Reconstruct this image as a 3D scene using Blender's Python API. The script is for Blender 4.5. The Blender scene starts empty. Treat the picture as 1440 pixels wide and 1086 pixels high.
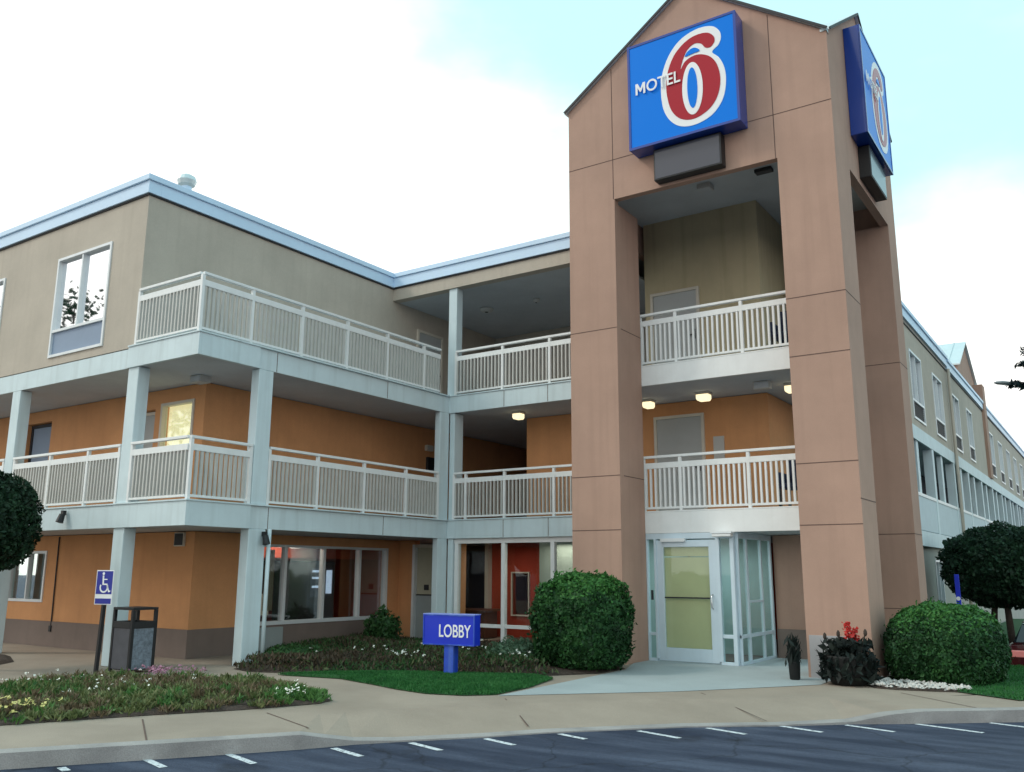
import bpy, math, random
import numpy as np
from mathutils import Vector, Matrix
R = math.radians
rng = np.random.default_rng(7)
random.seed(7)
S = bpy.context.scene
COL = S.collection

# ------------------------------------------------------------------ materials
def mat(name, color, rough=0.7, var=0.10, vscale=3.0, bump=0.0, bscale=120.0, metallic=0.0, streak=0.0,
        dirt=(0.5, 0.46, 0.40), spec=0.4, emit=None, estr=0.0, coat=0.0, speck=0.0, speck_scale=400.0, smap=(7, 7, .35), sth=(.50, .78)):
    m = bpy.data.materials.new(name); m.use_nodes = True
    nt = m.node_tree; N = nt.nodes; L = nt.links
    b = N['Principled BSDF']
    b.inputs['Roughness'].default_value = rough
    b.inputs['Metallic'].default_value = metallic
    b.inputs['Specular IOR Level'].default_value = spec
    b.inputs['Coat Weight'].default_value = coat
    tc = N.new('ShaderNodeTexCoord')
    col = None
    if var > 0:
        no = N.new('ShaderNodeTexNoise'); no.inputs['Scale'].default_value = vscale
        no.inputs['Detail'].default_value = 8; no.inputs['Roughness'].default_value = .65
        L.new(tc.outputs['Object'], no.inputs['Vector'])
        cr = N.new('ShaderNodeValToRGB')
        cr.color_ramp.elements[0].position = .3; cr.color_ramp.elements[1].position = .7
        cr.color_ramp.elements[0].color = tuple(c*(1-var) for c in color)+(1,)
        cr.color_ramp.elements[1].color = tuple(min(1, c*(1+var)) for c in color)+(1,)
        L.new(no.outputs['Fac'], cr.inputs['Fac'])
        col = cr.outputs['Color']
    if streak > 0:
        mp = N.new('ShaderNodeMapping'); mp.inputs['Scale'].default_value = smap
        L.new(tc.outputs['Object'], mp.inputs['Vector'])
        n2 = N.new('ShaderNodeTexNoise'); n2.inputs['Scale'].default_value = 1.0; n2.inputs['Detail'].default_value = 5
        L.new(mp.outputs['Vector'], n2.inputs['Vector'])
        r2 = N.new('ShaderNodeValToRGB'); r2.color_ramp.elements[0].position = sth[0]; r2.color_ramp.elements[1].position = sth[1]
        r2.color_ramp.elements[0].color = (0, 0, 0, 1); r2.color_ramp.elements[1].color = (streak, streak, streak, 1)
        L.new(n2.outputs['Fac'], r2.inputs['Fac'])
        mx = N.new('ShaderNodeMix'); mx.data_type = 'RGBA'
        mx.inputs['B'].default_value = tuple(color[i]*dirt[i] for i in range(3))+(1,)
        if col: L.new(col, mx.inputs['A'])
        else: mx.inputs['A'].default_value = tuple(color)+(1,)
        L.new(r2.outputs['Color'], mx.inputs['Factor'])
        col = mx.outputs['Result']
    if speck > 0:
        n3 = N.new('ShaderNodeTexNoise'); n3.inputs['Scale'].default_value = speck_scale; n3.inputs['Detail'].default_value = 2
        L.new(tc.outputs['Object'], n3.inputs['Vector'])
        r3 = N.new('ShaderNodeValToRGB'); r3.color_ramp.elements[0].position = .3; r3.color_ramp.elements[1].position = .72
        r3.color_ramp.elements[0].color = (1-speck,)*3+(1,); r3.color_ramp.elements[1].color = (1+speck,)*3+(1,)
        L.new(n3.outputs['Fac'], r3.inputs['Fac'])
        m3 = N.new('ShaderNodeMix'); m3.data_type = 'RGBA'; m3.blend_type = 'MULTIPLY'; m3.inputs['Factor'].default_value = 1
        if col: L.new(col, m3.inputs['A'])
        else: m3.inputs['A'].default_value = tuple(color)+(1,)
        L.new(r3.outputs['Color'], m3.inputs['B'])
        col = m3.outputs['Result']
    if col: L.new(col, b.inputs['Base Color'])
    else: b.inputs['Base Color'].default_value = tuple(color)+(1,)
    if bump > 0:
        nb = N.new('ShaderNodeTexNoise'); nb.inputs['Scale'].default_value = bscale; nb.inputs['Detail'].default_value = 4
        L.new(tc.outputs['Object'], nb.inputs['Vector'])
        bp = N.new('ShaderNodeBump'); bp.inputs['Strength'].default_value = bump; bp.inputs['Distance'].default_value = .01
        L.new(nb.outputs['Fac'], bp.inputs['Height']); L.new(bp.outputs['Normal'], b.inputs['Normal'])
    if emit:
        b.inputs['Emission Color'].default_value = tuple(emit)+(1,); b.inputs['Emission Strength'].default_value = estr
    return m

def glass_mat(name, tint=(.75, .85, .85), refl=.5, rough=0.02, wob=0.0, mul=1.3):
    m = bpy.data.materials.new(name); m.use_nodes = True
    nt = m.node_tree; N = nt.nodes; L = nt.links
    N.remove(N['Principled BSDF'])
    out = N['Material Output']
    t = N.new('ShaderNodeBsdfTransparent'); t.inputs['Color'].default_value = tuple(tint)+(1,)
    g = N.new('ShaderNodeBsdfGlossy'); g.inputs['Roughness'].default_value = rough; g.inputs['Color'].default_value = (.95, .97, 1, 1)
    fr = N.new('ShaderNodeFresnel'); fr.inputs['IOR'].default_value = 1.5
    ma = N.new('ShaderNodeMath'); ma.operation = 'MULTIPLY_ADD'; ma.inputs[1].default_value = mul; ma.inputs[2].default_value = refl
    ma.use_clamp = True
    L.new(fr.outputs['Fac'], ma.inputs[0])
    mx = N.new('ShaderNodeMixShader')
    L.new(ma.outputs[0], mx.inputs['Fac']); L.new(t.outputs[0], mx.inputs[1]); L.new(g.outputs[0], mx.inputs[2])
    L.new(mx.outputs[0], out.inputs['Surface'])
    if wob > 0:
        tc = N.new('ShaderNodeTexCoord'); nb = N.new('ShaderNodeTexNoise'); nb.inputs['Scale'].default_value = 1.6; nb.inputs['Detail'].default_value = 1
        L.new(tc.outputs['Object'], nb.inputs['Vector'])
        bp = N.new('ShaderNodeBump'); bp.inputs['Strength'].default_value = wob; bp.inputs['Distance'].default_value = .05
        L.new(nb.outputs['Fac'], bp.inputs['Height']); L.new(bp.outputs['Normal'], g.inputs['Normal'])
    return m

def leaf_mat(name, cols, rough=.55, trans=.18):
    m = bpy.data.materials.new(name); m.use_nodes = True
    nt = m.node_tree; N = nt.nodes; L = nt.links
    b = N['Principled BSDF']; b.inputs['Roughness'].default_value = rough; b.inputs['Specular IOR Level'].default_value = .25
    ge = N.new('ShaderNodeNewGeometry')
    tc = N.new('ShaderNodeTexCoord'); no = N.new('ShaderNodeTexNoise'); no.inputs['Scale'].default_value = 3.5; no.inputs['Detail'].default_value = 3
    L.new(tc.outputs['Object'], no.inputs['Vector'])
    ma = N.new('ShaderNodeMath'); ma.operation = 'MULTIPLY_ADD'; ma.inputs[1].default_value = .55
    L.new(ge.outputs['Random Per Island'], ma.inputs[0])
    m2 = N.new('ShaderNodeMath'); m2.operation = 'MULTIPLY_ADD'; m2.inputs[1].default_value = 1.1; m2.inputs[2].default_value = -.33
    L.new(no.outputs['Fac'], m2.inputs[0]); L.new(m2.outputs[0], ma.inputs[2])
    cr = N.new('ShaderNodeValToRGB'); e = cr.color_ramp.elements
    while len(e) < len(cols): e.new(.5)
    for i, c in enumerate(cols):
        e[i].position = i/(len(cols)-1); e[i].color = tuple(c)+(1,)
    L.new(ma.outputs[0], cr.inputs['Fac']); L.new(cr.outputs['Color'], b.inputs['Base Color'])
    tr = N.new('ShaderNodeBsdfTranslucent'); L.new(cr.outputs['Color'], tr.inputs['Color'])
    mx = N.new('ShaderNodeMixShader'); mx.inputs['Fac'].default_value = trans
    L.new(b.outputs[0], mx.inputs[1]); L.new(tr.outputs[0], mx.inputs[2])
    L.new(mx.outputs[0], N['Material Output'].inputs['Surface'])
    return m

M = {}
M['beige'] = mat('beige_stucco', (.485, .432, .365), .85, .09, 1.0, .28, 150, streak=.38, dirt=(.82, .8, .78), speck=.04, speck_scale=60)
M['orange'] = mat('orange_stucco', (.64, .315, .142), .85, .10, 1.1, .25, 150, streak=.30, dirt=(.8, .75, .72), speck=.04, speck_scale=60)
M['base'] = mat('brown_base_paint', (.20, .155, .135), .8, .10, 1.6, .2, 120, streak=.3, dirt=(.75, .75, .75))
M['brown'] = mat('rose_brown_panel', (.43, .275, .212), .82, .10, .7, .28, 150, streak=.40, dirt=(.78, .77, .78), speck=.035, speck_scale=70)
M['joint'] = mat('panel_joint', (.13, .085, .07), .9, .1)
M['white'] = mat('pale_paint', (.60, .71, .745), .55, .07, 1.5, .08, 60, streak=.45, dirt=(.68, .68, .66))
M['fascia'] = mat('metal_fascia', (.58, .76, .95), .38, .04, 1.0, .0, metallic=.0, streak=.12, dirt=(.85, .86, .88))
M['rail'] = mat('white_rail', (.80, .82, .82), .45, .04, 4, .04, 80, streak=.18, dirt=(.75, .72, .68))
M['picket'] = mat('picket_paint', (.53, .53, .505), .55, .06, 5, .05, 80, streak=.2, dirt=(.75, .72, .68))
M['soffit'] = mat('soffit_grey', (.50, .53, .56), .85, .10, .8, .2, 120, speck=.05, speck_scale=50)
M['dark'] = mat('dark_trim', (.03, .032, .036), .6, .1)
M['metalroof'] = mat('pale_metal_roof', (.62, .70, .72), .35, .05, 2, metallic=.3)
M['roof'] = mat('flat_roof', (.35, .35, .35), .9, .1)
M['door'] = mat('grey_door', (.42, .44, .44), .6, .05, 2)
M['cream'] = mat('cream_frame', (.62, .58, .50), .6, .06, 3)
M['alu'] = mat('white_aluminium', (.72, .76, .78), .35, .04, 4, metallic=.15)
M['alu_blue'] = mat('pale_blue_aluminium', (.60, .72, .80), .35, .04, 4, metallic=.1, streak=.15)
M['glass'] = glass_mat('window_glass', refl=.16, wob=.12)
M['glass_clear'] = glass_mat('shop_glass', tint=(.9, .93, .93), refl=.0, wob=.05, mul=.4)
M['glass_door'] = glass_mat('vestibule_glass', tint=(.92, .97, .95), refl=.02, wob=.05, mul=.25)
M['glass_mirror'] = glass_mat('reflective_glass', tint=(.5, .55, .6), refl=.78, wob=.03)
M['curtain'] = mat('curtain', (.50, .50, .48), .9, .1, 8)
M['curtain_sky_glow'] = mat('sky_glow_curtain', (.80, .72, .48), .9, .08, 8, emit=(1, .84, .50), estr=.75)  # emission stands in for bright sky reflected in the window pane
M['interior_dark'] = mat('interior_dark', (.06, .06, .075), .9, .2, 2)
M['interior_red'] = mat('interior_red_wall', (.36, .045, .022), .8, .15, 1)
M['interior_floor'] = mat('interior_floor', (.12, .08, .07), .5, .2, 2)
M['olive'] = mat('olive_blind', (.66, .60, .37), .8, .05, 2)
M['blue_panel'] = mat('blue_grey_panel', (.24, .31, .42), .6, .05, 2)
M['sign_blue'] = mat('sign_blue_face', (.003, .20, .78), .3, .0, spec=.12, coat=.0)
M['sign_rim'] = mat('sign_blue_rim', (.01, .05, .30), .25, .0, coat=.3)
M['sign_red'] = mat('sign_red_face', (.40, .020, .035), .25, .0, spec=.2)
M['sign_white'] = mat('sign_white_face', (.85, .86, .87), .3, .0, spec=.2)
M['sign_dark'] = mat('sign_dark_face', (.055, .06, .08), .25, .0, coat=.3)
M['black'] = mat('black_paint', (.015, .016, .018), .45, .1)
M['royal'] = mat('royal_blue_paint', (.010, .035, .55), .35, .06, 3, coat=.2)
M['royal_post'] = mat('royal_blue_worn', (.012, .06, .50), .45, .2, 9, streak=.5, dirt=(14, 5, 1.2))
M['asphalt'] = None
M['concrete'] = mat('tan_concrete', (.335, .275, .222), .9, .12, .6, .35, 60, speck=.14, speck_scale=130, streak=.45, smap=(.7, .9, .9), sth=(.48, .66), dirt=(.72, .71, .70))
M['apron'] = mat('pale_concrete', (.37, .42, .43), .85, .08, .9, .25, 60, speck=.10, speck_scale=130, streak=.4, smap=(.8, .8, .8), sth=(.48, .68), dirt=(.75, .76, .78))
M['kerb'] = mat('kerb_concrete', (.34, .32, .31), .9, .18, 1.3, .35, 50, speck=.15, speck_scale=110, streak=.55, smap=(1.4, 1.4, 1.8), sth=(.48, .64), dirt=(.55, .54, .56))
M['soil'] = mat('mulch_soil', (.055, .038, .03), .95, .4, 14, 1.0, 40, speck=.4, speck_scale=60)
M['lawn_base'] = mat('lawn_soil', (.020, .075, .022), .95, .2, 6, .5, 60)
M['pebble'] = mat('pebble_white', (.55, .53, .50), .8, .25, 9)
M['paint_line'] = None
M['pvc'] = mat('grey_plastic', (.5, .5, .48), .5, .05)
M['lamp'] = mat('lit_lens', (.9, .85, .7), .4, .0, emit=(1, .85, .52), estr=1.15)
M['lamp_cool'] = mat('lit_tube_lens', (.9, .9, .85), .4, .0, emit=(1, .93, .75), estr=2.2)
M['screen'] = mat('vending_screen', (.6, .7, .8), .3, .3, 9, emit=(.55, .7, .9), estr=.8)
M['car'] = mat('car_red', (.07, .005, .007), .2, .0, coat=.9)
M['tyre'] = mat('tyre', (.02, .02, .02), .85, .1)
M['chrome'] = mat('chrome', (.7, .7, .7), .15, .0, metallic=1)
M['tail'] = mat('tail_light', (.75, .22, .20), .12, .0, coat=.6, emit=(1, .4, .35), estr=.12)
M['bark'] = mat('bark', (.055, .042, .034), .9, .3, 12, .8, 40)
M['tub'] = mat('dark_planter', (.008, .009, .009), .7, .3, 8, .5, 30)
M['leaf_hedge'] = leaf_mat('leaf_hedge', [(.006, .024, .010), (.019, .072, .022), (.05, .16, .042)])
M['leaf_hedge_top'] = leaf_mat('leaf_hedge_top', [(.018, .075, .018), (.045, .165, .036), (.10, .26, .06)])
M['leaf_dark'] = leaf_mat('leaf_dark', [(.004, .014, .008), (.012, .040, .020), (.028, .08, .034)])
M['leaf_bed'] = leaf_mat('leaf_bed', [(.05, .072, .028), (.13, .165, .06), (.30, .32, .16)])
M['leaf_bed_brown'] = leaf_mat('leaf_bed_brown', [(.07, .058, .034), (.17, .13, .075), (.30, .24, .16)])
M['leaf_bed_green'] = leaf_mat('leaf_bed_green', [(.03, .08, .024), (.07, .18, .045), (.14, .28, .08)])
M['leaf_pale'] = leaf_mat('leaf_pale', [(.04, .08, .045), (.09, .17, .10), (.2, .3, .2)])
M['leaf_planter'] = leaf_mat('leaf_planter', [(.006, .010, .010), (.014, .022, .02), (.03, .042, .035)])
M['leaf_pine'] = leaf_mat('leaf_pine', [(.005, .012, .016), (.010, .025, .03), (.02, .05, .055)])
M['grass'] = leaf_mat('grass_blade', [(.014, .08, .02), (.028, .15, .036), (.06, .22, .06)])
M['fl_yellow'] = mat('petal_yellow', (.60, .56, .20), .6, .1, 8)
M['fl_white'] = mat('petal_white', (.8, .8, .72), .6, .05, 8)
M['fl_pink'] = mat('petal_pink', (.36, .17, .25), .6, .2, 8)
M['fl_red'] = mat('petal_red', (.55, .035, .03), .7, .2, 30)

def ground_mat(name, base, hi, wear=None):
    m = bpy.data.materials.new(name); m.use_nodes = True
    nt = m.node_tree; N = nt.nodes; L = nt.links; b = N['Principled BSDF']
    tc = N.new('ShaderNodeTexCoord')
    def noise(sc, det, vec=None, ro=.6):
        n = N.new('ShaderNodeTexNoise'); n.inputs['Scale'].default_value = sc; n.inputs['Detail'].default_value = det
        n.inputs['Roughness'].default_value = ro
        L.new(vec or tc.outputs['Object'], n.inputs['Vector']); return n.outputs['Fac']
    def ramp(f, p0, p1, c0, c1):
        r = N.new('ShaderNodeValToRGB'); r.color_ramp.elements[0].position = p0; r.color_ramp.elements[1].position = p1
        r.color_ramp.elements[0].color = tuple(c0)+(1,); r.color_ramp.elements[1].color = tuple(c1)+(1,)
        L.new(f, r.inputs['Fac']); return r.outputs['Color']
    mp = N.new('ShaderNodeMapping'); mp.inputs['Rotation'].default_value = (0, 0, R(-34)); mp.inputs['Scale'].default_value = (.5, 2.4, 1)
    L.new(tc.outputs['Object'], mp.inputs['Vector'])
    big = ramp(noise(1.1, 6, mp.outputs['Vector']), .38, .68, base, hi)
    fine = ramp(noise(170, 3), .25, .75, (.55,)*3, (1.5,)*3)
    mx = N.new('ShaderNodeMix'); mx.data_type = 'RGBA'; mx.blend_type = 'MULTIPLY'; mx.inputs['Factor'].default_value = 1
    L.new(big, mx.inputs['A']); L.new(fine, mx.inputs['B'])
    col = mx.outputs['Result']
    def mult(c, f):
        q = N.new('ShaderNodeMix'); q.data_type = 'RGBA'; q.blend_type = 'MULTIPLY'; q.inputs['Factor'].default_value = 1
        L.new(c, q.inputs['A']); L.new(f, q.inputs['B']); return q.outputs['Result']
    col = mult(col, ramp(noise(48, 4, None, .8), .3, .7, (.72,)*3, (1.3,)*3))
    col = mult(col, ramp(noise(1.7, 3), .60, .74, (1,)*3, (.55,)*3))
    wn = N.new('ShaderNodeTexNoise'); wn.inputs['Scale'].default_value = 1.3; wn.inputs['Detail'].default_value = 6
    L.new(tc.outputs['Object'], wn.inputs['Vector'])
    wa = N.new('ShaderNodeVectorMath'); wa.operation = 'MULTIPLY_ADD'; wa.inputs[1].default_value = (.9, .9, 0)
    L.new(wn.outputs['Color'], wa.inputs[0]); L.new(tc.outputs['Object'], wa.inputs[2])
    vo = N.new('ShaderNodeTexVoronoi'); vo.feature = 'DISTANCE_TO_EDGE'; vo.inputs['Scale'].default_value = .42
    L.new(wa.outputs[0], vo.inputs['Vector'])
    col = mult(col, ramp(vo.outputs['Distance'], .002, .008, (.55,)*3, (1,)*3))
    if wear is not None:
        w = ramp(noise(30, 6, None, .75), .36, .50, (0,)*3, (1,)*3)
        m2 = N.new('ShaderNodeMix'); m2.data_type = 'RGBA'; m2.inputs['B'].default_value = tuple(wear)+(1,)
        L.new(w, m2.inputs['Factor']); L.new(col, m2.inputs['A']); col = m2.outputs['Result']
    L.new(col, b.inputs['Base Color'])
    b.inputs['Roughness'].default_value = .82; b.inputs['Specular IOR Level'].default_value = .3
    nb = N.new('ShaderNodeBump'); nb.inputs['Strength'].default_value = .5; nb.inputs['Distance'].default_value = .008
    L.new(noise(140, 3), nb.inputs['Height']); L.new(nb.outputs['Normal'], b.inputs['Normal'])
    return m
M['asphalt'] = ground_mat('asphalt', (.019, .028, .054), (.066, .082, .125))
M['paint_line'] = ground_mat('worn_line_paint', (.05, .06, .08), (.10, .11, .13), wear=(.66, .70, .74))

# ------------------------------------------------------------------ mesh builder
ORG = {}
def origin(o):
    v = Vector((0, 0, 0))
    while o is not None:
        v += Vector(o.location); o = o.parent
    return v

class MB:
    def __init__(s): s.v = []; s.f = []; s.mi = []; s.cur = 0
    def add(s, vs, fs):
        n = len(s.v); s.v += [tuple(p) for p in vs]; s.f += [tuple(i+n for i in q) for q in fs]; s.mi += [s.cur]*len(fs); return s
    def box(s, x0, x1, y0, y1, z0, z1):
        x0, x1 = min(x0, x1), max(x0, x1); y0, y1 = min(y0, y1), max(y0, y1); z0, z1 = min(z0, z1), max(z0, z1)
        return s.add([(x0, y0, z0), (x1, y0, z0), (x1, y1, z0), (x0, y1, z0), (x0, y0, z1), (x1, y0, z1), (x1, y1, z1), (x0, y1, z1)],
                     [(0, 3, 2, 1), (4, 5, 6, 7), (0, 1, 5, 4), (1, 2, 6, 5), (2, 3, 7, 6), (3, 0, 4, 7)])
    def prism(s, pts, axis, a, b):
        """extrude a 2D polygon along axis from a to b; pts in the two other axes (cyclic order x,y,z)"""
        n = len(pts)
        def P(q, t):
            if axis == 'z': return (q[0], q[1], t)
            if axis == 'y': return (q[0], t, q[1])
            return (t, q[0], q[1])
        vs = [P(q, a) for q in pts]+[P(q, b) for q in pts]
        fs = [tuple(range(n)), tuple(range(2*n-1, n-1, -1))]+[(i, (i+1) % n, n+(i+1) % n, n+i) for i in range(n)]
        return s.add(vs, fs)
    def bar(s, p, q, w, h=None):
        h = h or w; p = Vector(p); q = Vector(q); d = (q-p).normalized()
        up = Vector((0, 0, 1)) if abs(d.z) < .95 else Vector((1, 0, 0))
        a = d.cross(up).normalized()*w/2; b = a.cross(d).normalized()*h/2
        vs = [p-a-b, p+a-b, p+a+b, p-a+b, q-a-b, q+a-b, q+a+b, q-a+b]
        return s.add(vs, [(0, 3, 2, 1), (4, 5, 6, 7), (0, 1, 5, 4), (1, 2, 6, 5), (2, 3, 7, 6), (3, 0, 4, 7)])
    def tube(s, pts, rad, n=10, cap=True):
        pts = [Vector(p) for p in pts]
        rad = rad if isinstance(rad, (list, tuple)) else [rad]*len(pts)
        vs = []; fs = []
        for i, p in enumerate(pts):
            d = (pts[min(i+1, len(pts)-1)]-pts[max(i-1, 0)]).normalized()
            up = Vector((0, 0, 1)) if abs(d.z) < .9 else Vector((1, 0, 0))
            a = d.cross(up).normalized(); b = a.cross(d).normalized()
            vs += [p+rad[i]*(a*math.cos(t)+b*math.sin(t)) for t in [2*math.pi*k/n for k in range(n)]]
        for i in range(len(pts)-1):
            fs += [(i*n+k, i*n+(k+1) % n, (i+1)*n+(k+1) % n, (i+1)*n+k) for k in range(n)]
        if cap: fs += [tuple(range(n-1, -1, -1)), tuple((len(pts)-1)*n+k for k in range(n))]
        return s.add(vs, fs)
    def lathe(s, c, prof, n=24):
        vs = []; fs = []
        for r, z in prof: vs += [(c[0]+r*math.cos(2*math.pi*k/n), c[1]+r*math.sin(2*math.pi*k/n), c[2]+z) for k in range(n)]
        for i in range(len(prof)-1): fs += [(i*n+k, i*n+(k+1) % n, (i+1)*n+(k+1) % n, (i+1)*n+k) for k in range(n)]
        fs += [tuple(range(n-1, -1, -1)), tuple((len(prof)-1)*n+k for k in range(n))]
        return s.add(vs, fs)
    def wall(s, axis, p, a0, a1, z0, z1, th, holes=()):
        """a wall in the plane axis=p, thickness th (signed), with rectangular holes (a0,a1,z0,z1)"""
        A = sorted({a0, a1, *[h[0] for h in holes], *[h[1] for h in holes]}); Z = sorted({z0, z1, *[h[2] for h in holes], *[h[3] for h in holes]})
        A = [a for a in A if a0 <= a <= a1]; Z = [z for z in Z if z0 <= z <= z1]
        def solid(i, j):
            if i < 0 or j < 0 or i >= len(A)-1 or j >= len(Z)-1: return False
            ca = (A[i]+A[i+1])/2; cz = (Z[j]+Z[j+1])/2
            return not any(h[0] < ca < h[1] and h[2] < cz < h[3] for h in holes)
        def P(a, t, z): return (a, t, z) if axis == 'y' else (t, a, z)
        q = p+th
        for i in range(len(A)-1):
            for j in range(len(Z)-1):
                if not solid(i, j): continue
                l, r, b, t = A[i], A[i+1], Z[j], Z[j+1]
                s.add([P(l, p, b), P(r, p, b), P(r, p, t), P(l, p, t)], [(0, 1, 2, 3)])
                s.add([P(l, q, b), P(r, q, b), P(r, q, t), P(l, q, t)], [(3, 2, 1, 0)])
                if not solid(i-1, j): s.add([P(l, p, b), P(l, p, t), P(l, q, t), P(l, q, b)], [(0, 1, 2, 3)])
                if not solid(i+1, j): s.add([P(r, p, b), P(r, q, b), P(r, q, t), P(r, p, t)], [(0, 1, 2, 3)])
                if not solid(i, j-1): s.add([P(l, p, b), P(l, q, b), P(r, q, b), P(r, p, b)], [(0, 1, 2, 3)])
                if not solid(i, j+1): s.add([P(l, p, t), P(r, p, t), P(r, q, t), P(l, q, t)], [(0, 1, 2, 3)])
        return s
    def build(s, name, m, parent=None, bevel=0.0, smooth=False, local=False):
        me = bpy.data.meshes.new(name)
        o = bpy.data.objects.new(name, me); COL.objects.link(o)
        og = Vector((0, 0, 0))
        if parent is not None:
            o.parent = parent
            if not local: og = origin(parent)
        me.from_pydata([(p[0]-og.x, p[1]-og.y, p[2]-og.z) for p in s.v], [], s.f)
        ms = m if isinstance(m, (list, tuple)) else [m]
        for k in ms: me.materials.append(M[k] if isinstance(k, str) else k)
        if len(ms) > 1: me.polygons.foreach_set('material_index', s.mi)
        import bmesh
        bm = bmesh.new(); bm.from_mesh(me); bmesh.ops.remove_doubles(bm, verts=bm.verts, dist=1e-5) if smooth else None
        bmesh.ops.recalc_face_normals(bm, faces=bm.faces); bm.to_mesh(me); bm.free()
        if smooth: me.polygons.foreach_set('use_smooth', [True]*len(me.polygons))
        if bevel > 0:
            md = o.modifiers.new('bevel', 'BEVEL'); md.width = bevel; md.segments = 2; md.limit_method = 'ANGLE'
        me.update()
        return o

def build_each(mb, name, m, parent):
    """every box of the builder as a mesh of its own"""
    for i in range(0, len(mb.v), 8):
        b = MB(); b.add(mb.v[i:i+8], [(0, 3, 2, 1), (4, 5, 6, 7), (0, 1, 5, 4), (1, 2, 6, 5), (2, 3, 7, 6), (3, 0, 4, 7)]); b.build(name, m, parent)
def tag(o, label, cat, group=None, kind=None):
    if label: o['label'] = label
    if cat: o['category'] = cat
    if group: o['group'] = group
    if kind: o['kind'] = kind
    return o
def thing(name, label, cat, loc=(0, 0, 0), group=None, rz=0):
    o = bpy.data.objects.new(name, None); COL.objects.link(o); o.location = loc; o.rotation_euler = (0, 0, rz)
    o.empty_display_size = .2
    return tag(o, label, cat, group)
def struct(o): o['kind'] = 'structure'; return o
def copy_tree(o, parent=None):
    c = o.copy(); COL.objects.link(c)
    if parent is not None: c.parent = parent
    for ch in list(o.children): copy_tree(ch, c)
    return c

# ------------------------------------------------------------------ measured levels of the place
XC, YC, XB, YI = -10.71, -5.263, -8.934, 1.34      # block corner, balcony edge, courtyard line
S2B, S2T, S3B, S3T = 2.225, 2.604, 4.977, 5.344    # slabs
ZF, ZR, ZS = 8.20, 8.542, 7.889                    # fascia bottom, roof top, top soffit
YW = -3.75                                         # recessed front wall of the block
YR = 2.85                                          # room wall behind the tower
XW = -1.024                                        # side wing wall
TW, XL, XR, PD, TB = -5.01, -4.03, -.942, .965, 4.72

# ------------------------------------------------------------------ ground
g = MB()
prof = [(-400, -.13), (3.7, -.13), (5.6, -.95), (400, -.95)]
for (y0, z0), (y1, z1) in zip(prof, prof[1:]):
    g.add([(-400, y0, z0), (400, y0, z0), (400, y1, z1), (-400, y1, z1)], [(0, 1, 2, 3)])
struct(g.build('ground', 'asphalt'))

# kerb line: (x, y, z of the kerb top)
KL = [(-16.0, -26.0, 0), (-10.0, -17.2, 0), (-7.0, -12.85, 0), (-4.93, -9.82, 0), (-4.30, -8.90, 0), (-3.87, -8.27, 0), (-3.52, -7.74, 0)]
KRAMP = [(-3.40, -7.52, -.045), (-3.27, -7.26, -.095), (-3.02, -6.92, -.118), (-2.46, -6.23, -.12), (-2.05, -5.62, -.12), (-1.62, -5.13, -.12),
         (-1.0, -4.42, -.12), (-.15, -3.72, -.118), (.45, -3.13, -.105)]
KR = [(.80, -2.86, -.03), (1.1, -2.62, 0), (2.04, -1.80, 0), (4.0, .05, 0), (7.5, 3.3, 0)]
KP = KL+KRAMP+KR
def off(P, d):
    out = []
    for i, p in enumerate(P):
        a = Vector(P[max(i-1, 0)][:2]); b = Vector(P[min(i+1, len(P)-1)][:2]); t = (b-a).normalized()
        out.append((p[0]-t.y*d, p[1]+t.x*d))
    return out
k1 = [(p[0]-.75*.19, p[1]+.66*.19) for p in KP]; k2 = [(p[0]-.75*1.25, p[1]+.66*1.25) for p in KP]
k = MB()
for i in range(len(KP)-1):
    a, b = KP[i], KP[i+1]; ai, bi = k1[i], k1[i+1]
    k.add([(a[0], a[1], a[2]+.003), (b[0], b[1], b[2]+.003), (bi[0], bi[1], b[2]+.006), (ai[0], ai[1], a[2]+.006)], [(0, 1, 2, 3)])
    k.add([(a[0]-.0, a[1], -.2), (b[0], b[1], -.2), (b[0], b[1], b[2]+.003), (a[0], a[1], a[2]+.003)], [(0, 1, 2, 3)])
struct(k.build('kerb', 'kerb'))
sw = MB()
for i in range(len(KP)-1):
    a, b = k1[i], k1[i+1]; c, d = k2[i], k2[i+1]
    sw.add([(a[0], a[1], KP[i][2]), (b[0], b[1], KP[i+1][2]), (d[0], d[1], 0), (c[0], c[1], 0)], [(0, 1, 2, 3)])
n = len(KP)
inner = [(p[0], p[1], 0) for p in k2]
# paving behind the walk, as far as the building and the end of the lawn
iL = [p for p in inner if p[0] < 1.75]
iL.append((1.9, .05, 0))
poly = iL+[(1.9, .6, 0), (.02, .6, 0), (.02, 5, 0), (-30, 5, 0), (-30, -26, 0)]
sw.add(poly, [tuple(range(len(poly)))])
sidewalk = struct(sw.build('sidewalk', 'concrete'))
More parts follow.
